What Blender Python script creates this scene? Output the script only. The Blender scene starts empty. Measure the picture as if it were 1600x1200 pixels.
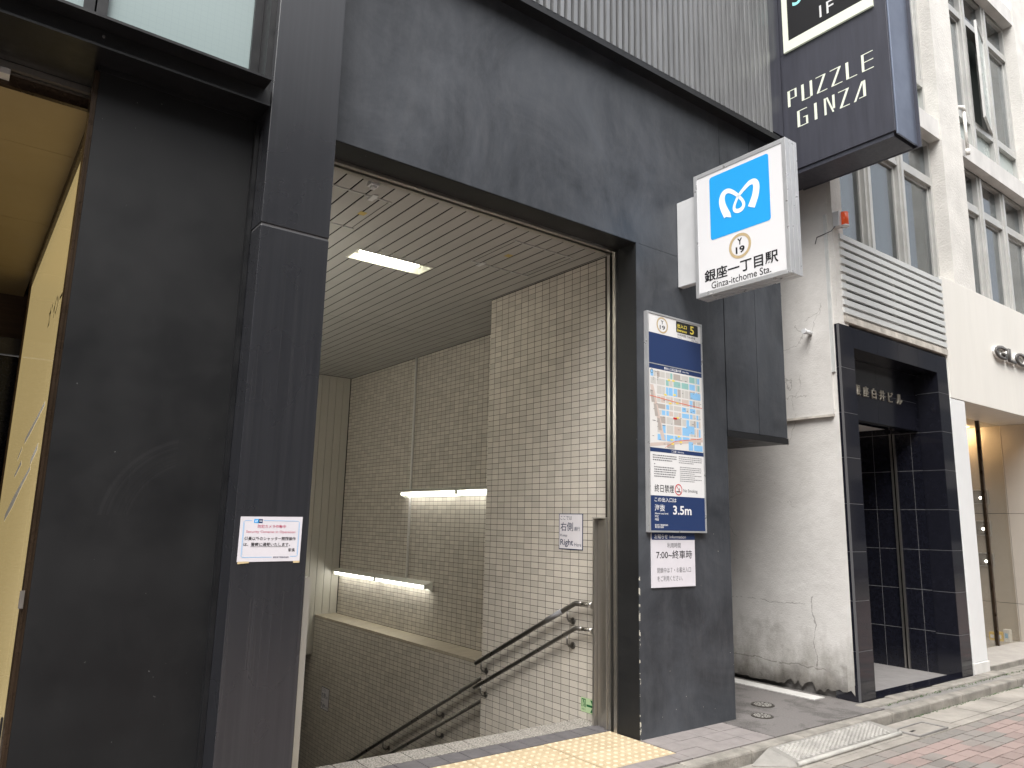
import bpy, bmesh, math, random
from mathutils import Vector, Matrix
random.seed(7)
S = bpy.context.scene
C = S.collection
R = math.radians

# ------------------------------------------------------------------ camera
cam_d = bpy.data.cameras.new('camera'); cam = bpy.data.objects.new('camera', cam_d); C.objects.link(cam)
cam_d.sensor_width = 36.0; cam_d.lens = 1159.35 * 36.0 / 1600.0; cam_d.clip_end = 400; cam_d.clip_start = 0.05
yaw, pit, rol = R(36.7868976), R(10.52213997), R(1.28059975)
fw = Vector((math.sin(yaw)*math.cos(pit), math.cos(yaw)*math.cos(pit), math.sin(pit)))
r0 = Vector((math.cos(yaw), -math.sin(yaw), 0)); u0 = r0.cross(fw)
rt = r0*math.cos(rol) + u0*math.sin(rol); up = -r0*math.sin(rol) + u0*math.cos(rol)
cam.matrix_world = Matrix(((rt.x, up.x, -fw.x, 0.0), (rt.y, up.y, -fw.y, -3.6815), (rt.z, up.z, -fw.z, 1.41), (0, 0, 0, 1)))
S.camera = cam

# ------------------------------------------------------------------ world, sun, exposure
W = bpy.data.worlds.new('World'); S.world = W; W.use_nodes = True
nt = W.node_tree; nt.nodes.clear()
SUN_EL, SUN_AZ = R(58), R(226)
sky = nt.nodes.new('ShaderNodeTexSky'); sky.sky_type = 'NISHITA'; sky.sun_disc = False
sky.sun_elevation = SUN_EL; sky.sun_rotation = SUN_AZ; sky.dust_density = 6.0; sky.air_density = 1.0; sky.ozone_density = 1.0
hsv = nt.nodes.new('ShaderNodeHueSaturation'); hsv.inputs['Saturation'].default_value = 0.22
bg = nt.nodes.new('ShaderNodeBackground'); bg.inputs['Strength'].default_value = 0.15
wo = nt.nodes.new('ShaderNodeOutputWorld')
nt.links.new(sky.outputs[0], hsv.inputs['Color']); nt.links.new(hsv.outputs[0], bg.inputs['Color']); nt.links.new(bg.outputs[0], wo.inputs[0])
sd = bpy.data.lights.new('sun', 'SUN'); sd.energy = 1.5; sd.angle = R(45); sd.color = (1.0, 0.97, 0.93)
sun = bpy.data.objects.new('sun', sd); C.objects.link(sun)
sv = Vector((math.sin(SUN_AZ)*math.cos(SUN_EL), math.cos(SUN_AZ)*math.cos(SUN_EL), math.sin(SUN_EL)))
sun.rotation_euler = sv.to_track_quat('Z', 'Y').to_euler()
S.view_settings.view_transform = 'Standard'; S.view_settings.look = 'None'
S.view_settings.exposure = 1.05; S.view_settings.gamma = 1.0; S.view_settings.use_curve_mapping = False
S.render.engine = 'CYCLES'
S.cycles.max_bounces = 10; S.cycles.diffuse_bounces = 5; S.cycles.glossy_bounces = 5; S.cycles.transparent_max_bounces = 8
S.cycles.caustics_reflective = False; S.cycles.caustics_refractive = False
S.cycles.sample_clamp_indirect = 6.0
S.cycles.use_denoising = True

# ------------------------------------------------------------------ material helpers
class NT:
    def __init__(s, name):
        s.m = bpy.data.materials.new(name); s.m.use_nodes = True
        s.t = s.m.node_tree; s.p = s.t.nodes['Principled BSDF']; s.out = s.t.nodes['Material Output']
        s.pos = s.n('ShaderNodeNewGeometry').outputs['Position']
    def n(s, typ, **kw):
        x = s.t.nodes.new(typ)
        for k, v in kw.items(): setattr(x, k, v)
        return x
    def l(s, a, b): s.t.links.new(a, b)
    def scaled(s, sc):
        m = s.n('ShaderNodeVectorMath', operation='MULTIPLY'); s.l(s.pos, m.inputs[0]); m.inputs[1].default_value = sc; return m.outputs[0]
    def noise(s, scale, detail=4, vec=None, rough=.6, dist=0.0):
        x = s.n('ShaderNodeTexNoise'); x.inputs['Scale'].default_value = scale; x.inputs['Detail'].default_value = detail
        x.inputs['Roughness'].default_value = rough; x.inputs['Distortion'].default_value = dist
        s.l(vec if vec is not None else s.pos, x.inputs['Vector']); return x.outputs['Fac']
    def ramp(s, f, pts):
        x = s.n('ShaderNodeValToRGB'); s.l(f, x.inputs[0]); e = x.color_ramp.elements
        while len(e) < len(pts): e.new(.5)
        for i, (p, c) in enumerate(pts):
            e[i].position = p; e[i].color = (c, c, c, 1) if isinstance(c, (int, float)) else (*c, 1)
        return x.outputs[0]
    def mix(s, f, a, b, mode='MIX'):
        x = s.n('ShaderNodeMix', data_type='RGBA', blend_type=mode)
        if isinstance(f, (int, float)): x.inputs[0].default_value = f
        else: s.l(f, x.inputs[0])
        for i, v in ((6, a), (7, b)):
            if isinstance(v, (tuple, list)): x.inputs[i].default_value = (*v[:3], 1)
            else: s.l(v, x.inputs[i])
        return x.outputs[2]
    def math(s, op, a, b=0.0):
        x = s.n('ShaderNodeMath', operation=op)
        for i, v in ((0, a), (1, b)):
            if isinstance(v, (int, float)): x.inputs[i].default_value = v
            else: s.l(v, x.inputs[i])
        return x.outputs[0]
    def sep(s):
        x = s.n('ShaderNodeSeparateXYZ'); s.l(s.pos, x.inputs[0]); return x.outputs
    def bump(s, f, strength, dist=.01):
        x = s.n('ShaderNodeBump'); x.inputs['Strength'].default_value = strength; x.inputs['Distance'].default_value = dist
        s.l(f, x.inputs['Height'])
        if s.p.inputs['Normal'].is_linked: s.l(s.p.inputs['Normal'].links[0].from_socket, x.inputs['Normal'])
        s.l(x.outputs[0], s.p.inputs['Normal'])
    def set(s, base=None, rough=None, metal=None, spec=None):
        for k, v in (('Base Color', base), ('Roughness', rough), ('Metallic', metal), ('Specular IOR Level', spec)):
            if v is None: continue
            if isinstance(v, (int, float)): s.p.inputs[k].default_value = v
            elif isinstance(v, (tuple, list)): s.p.inputs[k].default_value = (*v[:3], 1)
            else: s.l(v, s.p.inputs[k])

def pm(name, col, rough=.5, metal=0.0, var=.12, vs=4.0, bump=0.0, bs=60.0, spec=.5, stretch=None, rvar=.08):
    a = NT(name)
    vec = a.scaled(stretch) if stretch else None
    f = a.noise(vs, 5, vec)
    lo = tuple(c*(1-var) for c in col); hi = tuple(min(1, c*(1+var)) for c in col)
    a.set(a.ramp(f, [(.3, lo), (.7, hi)]), a.ramp(a.noise(vs*2.3, 3, vec), [(.3, max(0, rough-rvar)), (.7, min(1, rough+rvar))]), metal, spec)
    if bump: a.bump(a.noise(bs, 4), bump)
    return a.m
def flat(name, col, rough=.5, spec=.3):
    a = NT(name); a.set(col, rough, 0, spec); return a.m
def emit(name, col, strength, base=(.8, .8, .8)):
    a = NT(name); a.set(base, .4); a.p.inputs['Emission Color'].default_value = (*col, 1); a.p.inputs['Emission Strength'].default_value = strength; return a.m

M = {}
# painted black render of the station front: brushed, cloudy, chipped along the pier's inner corner
a = NT('black_paint')
f1 = a.noise(1.3, 6, None, .7, .8); f2 = a.noise(9, 6, a.scaled((1, 1, .35)), .7)
col = a.mix(a.ramp(f1, [(.35, 0.0), (.7, 1.0)]), (.026, .0295, .0355), (.070, .077, .089))
col = a.mix(a.ramp(f2, [(.45, 0.0), (.8, .45)]), col, (.095, .099, .107))
x, y, zc = a.sep()
edge = a.math('MULTIPLY', a.math('LESS_THAN', a.math('ABSOLUTE', a.math('SUBTRACT', x, 3.885)), .009), a.math('MULTIPLY', a.math('LESS_THAN', y, .010), a.math('LESS_THAN', zc, 1.1)))
chip = a.math('MULTIPLY', edge, a.math('GREATER_THAN', a.noise(17, 3, a.scaled((1, 1, 1))), .53))
spk = a.math('GREATER_THAN', a.noise(55, 1), .785)
spk = a.math('MULTIPLY', spk, a.math('LESS_THAN', zc, 1.4))
col = a.mix(a.math('MAXIMUM', chip, spk), col, (.55, .53, .46))
a.set(col, a.ramp(f1, [(.3, .36), (.7, .52)]), 0, .5)
a.bump(a.noise(30, 6, a.scaled((1, 1, .5)), .7), .25, .004); a.bump(a.noise(5, 4), .2, .01)
M['black_paint'] = a.m
# black sheet panel on the left with pale scuffs
a = NT('black_sheet')
f1 = a.noise(2.2, 6); sc = a.noise(7, 5, a.scaled((5, 1, .9)), .7, 1.5)
col = a.mix(a.ramp(f1, [(.35, 0.0), (.75, 1.0)]), (.0065, .007, .008), (.011, .0115, .0125))
col = a.mix(a.ramp(sc, [(.62, 0.0), (.85, .5)]), col, (.030, .030, .032))
tiny = a.math('GREATER_THAN', a.noise(60, 2, a.scaled((1, 1, .6))), .76)
col = a.mix(tiny, col, (.14, .14, .14))
dx = a.sep()
# curved wipe marks left by a cloth
cx = a.math('SUBTRACT', dx[0], .95); cz = a.math('SUBTRACT', dx[2], 1.35)
rad = a.math('SQRT', a.math('ADD', a.math('MULTIPLY', cx, cx), a.math('MULTIPLY', cz, cz)))
ring = a.math('MULTIPLY', a.math('GREATER_THAN', rad, .30), a.math('LESS_THAN', rad, .43))
ring = a.math('MULTIPLY', ring, a.math('MULTIPLY', a.math('LESS_THAN', cx, -.12), a.math('GREATER_THAN', cz, .05)))
cm = a.n('ShaderNodeCombineXYZ'); a.l(rad, cm.inputs[0])
col = a.mix(a.math('MULTIPLY', ring, a.ramp(a.noise(45, 3, cm.outputs[0]), [(.45, 0.0), (.8, .35)])), col, (.040, .040, .042))
a.set(col, a.ramp(f1, [(.3, .42), (.7, .6)]), 0, .4); a.bump(a.noise(160, 3), .06, .002)
M['black_sheet'] = a.m
# powder-coated steel cladding of the pilaster, rain-streaked
a = NT('dark_steel')
f1 = a.noise(2, 5, a.scaled((30, 30, .35)), .6); f2 = a.noise(1.5, 4)
col = a.mix(a.ramp(f1, [(.4, 0.0), (.8, 1.0)]), (.017, .018, .022), (.025, .026, .031))
zc = a.sep()[2]
low = a.math('LESS_THAN', zc, 2.82)
col = a.mix(a.math('MULTIPLY', low, a.ramp(a.noise(3, 4, a.scaled((40, 40, .3))), [(.5, 0.0), (.75, .35)])), col, (.045, .045, .047))
a.set(col, a.ramp(f2, [(.3, .24), (.7, .32)]), 0, .9)
M['dark_steel'] = a.m
M['dark_trim'] = pm('dark_trim', (.010, .0105, .012), .4, 0, .2, 6)
M['joint_grey'] = flat('joint_grey', (.11, .11, .115), .7)
M['black_matte'] = flat('black_matte', (.006, .006, .006), .9, .1)
M['sign_navy'] = pm('sign_navy', (.050, .052, .068), .42, .1, .15, 2.5, stretch=(8, 8, .7))
M['sign_end'] = pm('sign_end', (.20, .23, .30), .38, .75, .12, 2)
M['corrugated'] = pm('corrugated', (.27, .275, .28), .40, .6, .14, 2.2, stretch=(6, 6, .6))
M['alu'] = pm('alu', (.62, .63, .64), .34, .6, .06, 6)
M['alu_white'] = pm('alu_white', (.66, .67, .68), .4, .1, .06, 6)
M['stainless'] = pm('stainless', (.46, .44, .41), .36, .95, .06, 3, stretch=(25, 25, .4), rvar=.02)
M['rail_steel'] = pm('rail_steel', (.20, .19, .175), .32, .9, .15, 8)
M['chrome'] = pm('chrome', (.75, .73, .70), .2, 1.0, .05, 6)
M['sleeve'] = flat('sleeve', (.22, .22, .23), .5)
# wall tiles: every tile its own tone
def tile_mat(name, col, amp):
    a = NT(name)
    sn = a.n('ShaderNodeVectorMath', operation='SNAP'); a.l(a.pos, sn.inputs[0]); sn.inputs[1].default_value = (10.0, TPY, TPZ)
    wn = a.n('ShaderNodeTexWhiteNoise'); a.l(sn.outputs[0], wn.inputs[0])
    c = a.ramp(wn.outputs['Value'], [(0.0, tuple(v*(1-amp) for v in col)), (.55, col), (1.0, tuple(v*(1+amp*.7) for v in col))])
    c = a.mix(a.ramp(a.noise(120, 4), [(.4, 0.0), (.8, .35)]), c, tuple(v*.72 for v in col))
    a.set(c, .42, 0, .4); a.bump(a.noise(140, 3), .18, .002)
    return a.m
TPY, TPZ = .0985, .0495
M['tile'] = tile_mat('tile', (.56, .52, .46), .14)
M['grout'] = pm('grout', (.035, .029, .024), .9, 0, .25, 12)
M['ledge_tile'] = pm('ledge_tile', (.42, .37, .29), .5, 0, .15, 6, .1, 80, stretch=(1, 6, 1))
M['ceiling_metal'] = pm('ceiling_metal', (.405, .40, .385), .45, 0, .04, 1.5, spec=.3)
M['wall_metal'] = pm('wall_metal', (.55, .53, .48), .4, 0, .04, 1.5)
M['lamp_white'] = flat('lamp_white', (.72, .72, .66), .35)
M['tube'] = emit('tube', (1.0, .98, .90), 6.5)
M['tube_batten'] = emit('tube_batten', (1.0, .97, .87), 21.0); M['tube_ceiling'] = emit('tube_ceiling', (1.0, .98, .80), 11.0)
M['concrete'] = pm('concrete', (.20, .19, .18), .85, 0, .25, 3, .3, 70)
# passage slabs with damp stains
a = NT('passage_concrete')
f = a.noise(2.3, 6, None, .65, .3)
c = a.mix(a.ramp(f, [(.5, 0.0), (.58, 1.0)]), (.130, .120, .115), (.072, .066, .062))
c = a.mix(a.ramp(a.noise(90, 4), [(.45, 0.0), (.75, .6)]), c, (.21, .20, .192))
a.set(c, .8); a.bump(a.noise(120, 4), .2, .004); M['passage_concrete'] = a.m
M['paving'] = pm('paving', (.215, .195, .188), .8, 0, .14, 8, .2, 150)
M['paving_dark'] = pm('paving_dark', (.105, .099, .104), .6, 0, .18, 7, .1, 120)
a = NT('nosing'); f = a.noise(85, 2)
a.set(a.ramp(f, [(.42, (.15, .138, .124)), (.58, (.35, .33, .295))]), .75); a.bump(f, .5, .006); M['nosing'] = a.m
a = NT('tactile'); f = a.noise(6, 5); x = a.noise(40, 3)
c = a.mix(a.ramp(f, [(.35, 0.0), (.7, 1.0)]), (.40, .315, .20), (.46, .375, .25))
c = a.mix(a.ramp(x, [(.62, 0.0), (.8, .7)]), c, (.22, .16, .09))
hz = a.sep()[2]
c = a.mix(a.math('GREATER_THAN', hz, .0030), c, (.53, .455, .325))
a.set(c, .6); a.bump(a.noise(120, 3), .1, .002); M['tactile'] = a.m
M['kerb'] = pm('kerb', (.225, .21, .185), .9, 0, .35, 6, .6, 60)
M['gutter'] = pm('gutter', (.27, .25, .222), .9, 0, .32, 2.6, .4, 70)
def brick_mat(name, c1, c2, c3):
    a = NT(name)
    oi = a.n('ShaderNodeNewGeometry').outputs['Random Per Island']; ob = a.n('ShaderNodeObjectInfo').outputs['Random']
    fr = a.math('FRACT', a.math('ADD', a.math('MULTIPLY', oi, 7.3), a.math('MULTIPLY', ob, 5.1)))
    x = a.n('ShaderNodeValToRGB'); x.color_ramp.interpolation = 'CONSTANT'; a.l(fr, x.inputs[0]); e = x.color_ramp.elements
    e.new(.5); e[0].position = 0; e[0].color = (*c1, 1); e[1].position = .45; e[1].color = (*c2, 1); e[2].position = .72; e[2].color = (*c3, 1)
    c = a.mix(a.ramp(a.noise(60, 5), [(.4, 0.0), (.75, .55)]), x.outputs[0], (.245, .205, .185))
    c = a.mix(a.ramp(a.noise(2.1, 4), [(.55, 0.0), (.75, .5)]), c, (.11, .092, .082))
    a.set(c, .85); a.bump(a.noise(150, 3), .3, .003); return a.m
M['brick'] = brick_mat('brick', (.265, .198, .180), (.218, .165, .150), (.195, .182, .168))
M['brick_grey'] = brick_mat('brick_grey', (.18, .17, .155), (.16, .152, .14), (.20, .18, .165))
M['sand'] = pm('sand', (.20, .18, .155), .95, 0, .3, 20, .4, 120)
# weathered white stucco with dirt along the foot, hairline cracks
a = NT('white_stucco')
zc = a.sep()[2]
g = a.noise(1.7, 6, None, .7, .4); st = a.noise(3, 6, a.scaled((2.2, 2.2, 1.0)), .72)
c = a.mix(a.ramp(g, [(.35, 0.0), (.7, 1.0)]), (.60, .585, .56), (.72, .705, .68))
dz = a.math('ADD', zc, a.math('MULTIPLY', st, .9))
c = a.mix(a.ramp(dz, [(.42, .9), (1.05, .0)]), c, (.20, .185, .16))
vor = a.n('ShaderNodeTexVoronoi', feature='DISTANCE_TO_EDGE'); vor.inputs['Scale'].default_value = .95
dv = a.n('ShaderNodeVectorMath', operation='ADD'); a.l(a.pos, dv.inputs[0]); nn = a.n('ShaderNodeTexNoise'); nn.inputs['Scale'].default_value = 4; nn.inputs['Detail'].default_value = 6; a.l(a.pos, nn.inputs['Vector'])
sc_ = a.n('ShaderNodeVectorMath', operation='SCALE'); sc_.inputs['Scale'].default_value = .35; a.l(nn.outputs['Color'], sc_.inputs[0]); a.l(sc_.outputs[0], dv.inputs[1]); a.l(dv.outputs[0], vor.inputs['Vector'])
crk = a.math('MULTIPLY', a.math('LESS_THAN', vor.outputs['Distance'], .0022), a.math('GREATER_THAN', a.noise(1.1, 2), .56))
c = a.mix(a.math('MULTIPLY', crk, .5), c, (.2, .185, .165))
bl = a.math('GREATER_THAN', a.noise(14, 4), .71)
c = a.mix(a.math('MULTIPLY', bl, .35), c, (.4, .38, .35))
yy = a.sep()[1]; wob = a.noise(5, 6)
def hl(z0, wd, y0):
    d = a.math('ABSOLUTE', a.math('SUBTRACT', zc, a.math('ADD', z0-.06, a.math('MULTIPLY', wob, .12))))
    return a.math('MULTIPLY', a.math('LESS_THAN', d, wd), a.math('GREATER_THAN', yy, y0))
lines = a.math('MULTIPLY', a.math('MAXIMUM', hl(.215, .005, .05), hl(.74, .003, .22)), a.math('GREATER_THAN', a.noise(6, 3), .44))
vd = a.math('ABSOLUTE', a.math('SUBTRACT', yy, a.math('ADD', .06, a.math('MULTIPLY', wob, .16))))
vl = a.math('MULTIPLY', a.math('LESS_THAN', vd, .004), a.math('MULTIPLY', a.math('LESS_THAN', zc, .82), a.math('GREATER_THAN', zc, .2)))
c = a.mix(a.math('MULTIPLY', a.math('MAXIMUM', lines, vl), .5), c, (.10, .092, .082))
sm_ = a.ramp(a.noise(3.2, 5, a.scaled((1, 1, 1.6)), .65), [(.55, 0.0), (.72, .55)])
foot = a.ramp(a.math('ADD', zc, a.math('MULTIPLY', a.noise(7, 6), .42)), [(.22, .95), (.46, 0.0)])
c = a.mix(a.math('MULTIPLY', foot, a.math('GREATER_THAN', yy, -.14)), c, (.085, .078, .07))
c = a.mix(a.math('MULTIPLY', sm_, a.ramp(zc, [(.15, 1.0), (.75, .12)])), c, (.17, .155, .135))
a.set(c, .8, 0, .3); a.bump(a.noise(75, 5), .28, .008); a.bump(a.noise(9, 5), .22, .02); M['white_stucco'] = a.m
M['stucco'] = pm('stucco', (.66, .645, .61), .85, 0, .12, 2.5, .7, 42)
M['white_slab'] = pm('white_slab', (.62, .61, .59), .7, 0, .12, 2.2, .1, 60, stretch=(2, 2, 1))
M['fascia_white'] = pm('fascia_white', (.72, .70, .65), .45, 0, .04, 1.4, stretch=(3, 3, .5))
M['column_white'] = pm('column_white', (.72, .73, .73), .4, 0, .04, 2)
M['slat'] = pm('slat', (.60, .615, .605), .4, .1, .07, 3, stretch=(1, 1, 4))
M['slat_dirty'] = pm('slat_dirty', (.50, .47, .42), .7, 0, .3, 9)
M['win_frame'] = pm('win_frame', (.52, .52, .50), .38, .35, .1, 4)
M['granite'] = pm('granite', (.011, .0115, .017), .07, 0, .25, 30, spec=.55, rvar=.03)
M['granite_in'] = pm('granite_in', (.009, .0095, .015), .16, 0, .25, 30, spec=.4, rvar=.04)
M['granite_joint'] = flat('granite_joint', (.24, .24, .245), .8)
M['lobby_floor'] = pm('lobby_floor', (.22, .21, .205), .6, 0, .1, 5, .05, 100)
M['shop_floor'] = pm('shop_floor', (.33, .31, .285), .7, 0, .12, 7, .1, 100)
M['beige_wall'] = pm('beige_wall', (.46, .415, .36), .5, 0, .05, 2)
M['white_plain'] = flat('white_plain', (.75, .74, .72), .6)
M['letter_gold'] = pm('letter_gold', (.42, .385, .32), .4, .5, .1, 8)
M['letter_steel'] = flat('letter_steel', (.09, .085, .08), .4)
M['wood_dark'] = pm('wood_dark', (.045, .024, .013), .5, 0, .3, 4, stretch=(1, 1, 12))
M['shop_ceiling'] = pm('shop_ceiling', (.34, .27, .15), .55, 0, .05, 1.5)
M['bronze'] = pm('bronze', (.055, .036, .022), .3, .5, .2, 5)
M['interior_dark'] = pm('interior_dark', (.05, .048, .045), .9, 0, .3, 1.5)
M['interior_grey'] = pm('interior_grey', (.22, .22, .21), .9, 0, .25, 1.2)
M['curtain'] = pm('curtain', (.36, .37, .36), .9, 0, .1, 3, stretch=(12, 12, .4))
M['blind'] = pm('blind', (.17, .18, .19), .5, .2, .12, 6)
a = NT('yellow_glass'); f = a.noise(1.2, 3)
c = a.mix(a.ramp(f, [(.3, 0.0), (.7, 1.0)]), (.34, .29, .17), (.40, .35, .22))
a.set(c, .10, 0, .5); a.p.inputs['Coat Weight'].default_value = .2
a.p.inputs['Emission Color'].default_value = (1.0, .76, .34, 1); a.p.inputs['Emission Strength'].default_value = .19; M['yellow_glass'] = a.m
a = NT('frosted_glass')
w = a.n('ShaderNodeTexBrick'); w.offset = 0; w.inputs['Scale'].default_value = 1; w.inputs['Brick Width'].default_value = .033; w.inputs['Row Height'].default_value = .033; w.inputs['Mortar Size'].default_value = .0011
sx = a.n('ShaderNodeSeparateXYZ'); a.l(a.pos, sx.inputs[0]); cx_ = a.n('ShaderNodeCombineXYZ'); a.l(sx.outputs[0], cx_.inputs[0]); a.l(sx.outputs[2], cx_.inputs[1]); a.l(cx_.outputs[0], w.inputs['Vector'])
c = a.mix(a.math('MULTIPLY', w.outputs['Fac'], .16), (.31, .385, .385), (.20, .25, .26))
a.set(c, .18, 0, .6); M['frosted_glass'] = a.m
M['frost_pale'] = pm('frost_pale', (.40, .45, .43), .3, 0, .06, 2)
def glass(name, tint, refl=.12, fk=.8):
    a = NT(name); a.t.nodes.remove(a.p)
    tr = a.n('ShaderNodeBsdfTransparent'); tr.inputs[0].default_value = (*tint, 1)
    gl = a.n('ShaderNodeBsdfGlossy'); gl.inputs['Roughness'].default_value = .015; gl.inputs[0].default_value = (.95, .97, 1, 1)
    fr = a.n('ShaderNodeLayerWeight'); fr.inputs[0].default_value = .35
    mx = a.n('ShaderNodeMixShader'); a.l(a.math('ADD', a.math('MULTIPLY', fr.outputs['Fresnel'], fk), refl), mx.inputs[0])
    a.l(tr.outputs[0], mx.inputs[1]); a.l(gl.outputs[0], mx.inputs[2]); a.l(mx.outputs[0], a.out.inputs[0]); return a.m
M['glass'] = glass('glass', (.62, .68, .66)); M['shop_glass'] = glass('shop_glass', (.90, .89, .86), .03, .22)
# sign print
M['face_white'] = emit('face_white', (1, 1, 1), .03, (.70, .70, .715)); M['sign_white'] = flat('sign_white', (.74, .74, .74), .35)
M['paper'] = pm('paper', (.68, .66, .70), .5, 0, .03, 8); M['metro_blue'] = emit('metro_blue', (.05, .5, 1.0), .03, (.018, .335, .76))
M['logo_white'] = emit('logo_white', (1, 1, 1), .10, (.74, .77, .80)); M['tan'] = flat('tan', (.50, .39, .23), .5)
M['ink'] = flat('ink', (.012, .012, .014), .5); M['ink_navy'] = flat('ink_navy', (.014, .03, .085), .5); M['navy'] = flat('navy', (.022, .043, .125), .35)
M['ink_red'] = flat('ink_red', (.50, .055, .13), .5); M['ink_grey'] = flat('ink_grey', (.16, .16, .17), .6); M['red'] = flat('red', (.55, .03, .03), .5)
M['yellow_print'] = flat('yellow_print', (.85, .70, .12), .5); M['sticker_ochre'] = flat('sticker_ochre', (.50, .38, .12), .5); M['print_white'] = flat('print_white', (.75, .75, .76), .5); M['print_black'] = flat('print_black', (.02, .02, .02), .4)
M['green'] = flat('green', (.01, .12, .035), .5); M['green_pale'] = flat('green_pale', (.44, .58, .34), .5)
M['map_cream'] = flat('map_cream', (.56, .55, .52), .4); M['map_white'] = flat('map_white', (.72, .71, .69), .4); M['map_blue'] = flat('map_blue', (.26, .52, .80), .4)
M['map_teal'] = flat('map_teal', (.28, .50, .47), .4); M['map_pink'] = flat('map_pink', (.60, .50, .45), .4); M['map_brown'] = flat('map_brown', (.42, .38, .35), .4)
M['ivory'] = emit('ivory', (.9, 1, .8), .10, (.70, .73, .62)); M['teal_print'] = emit('teal_print', (.4, .9, .9), .12, (.30, .70, .70))
M['orange'] = emit('orange', (1, .12, .02), .08, (.65, .09, .03)); M['orange'].node_tree.nodes['Principled BSDF'].inputs['Roughness'].default_value = .2
M['glass_streak'] = pm('glass_streak', (.72, .71, .68), .35, 0, .2, 20); M['glass_streak'].node_tree.nodes['Principled BSDF'].inputs['Emission Color'].default_value = (.9, .85, .75, 1); M['glass_streak'].node_tree.nodes['Principled BSDF'].inputs['Emission Strength'].default_value = .07; M['tape'] = flat('tape', (.60, .48, .28), .5); M['iron'] = pm('iron', (.07, .062, .055), .6, .4, .3, 30, .3, 120)
M['ramp_plate'] = pm('ramp_plate', (.345, .335, .31), .65, .1, .2, 9, .15, 60); M['ramp_base'] = pm('ramp_base', (.235, .226, .208), .7, .1, .2, 9, .15, 60)
M['white_line'] = pm('white_line', (.50, .49, .47), .75, 0, .12, 6)
M['leaf'] = pm('leaf', (.05, .10, .03), .6, 0, .5, 6); M['bark'] = pm('bark', (.10, .075, .05), .9, 0, .3, 12)
M['yellow_box'] = flat('yellow_box', (.75, .52, .08), .5); M['warm_lamp'] = emit('warm_lamp', (1.0, .68, .34), 4.0); M['shop_lamp'] = emit('shop_lamp', (1.0, .66, .34), 95.0); M['spot_lamp'] = emit('spot_lamp', (1, .97, .9), 25.0)
M['opp_wall'] = pm('opp_wall', (.38, .37, .35), .8, 0, .15, 1.5); M['opp_glass'] = flat('opp_glass', (.06, .07, .08), .1)

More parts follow.
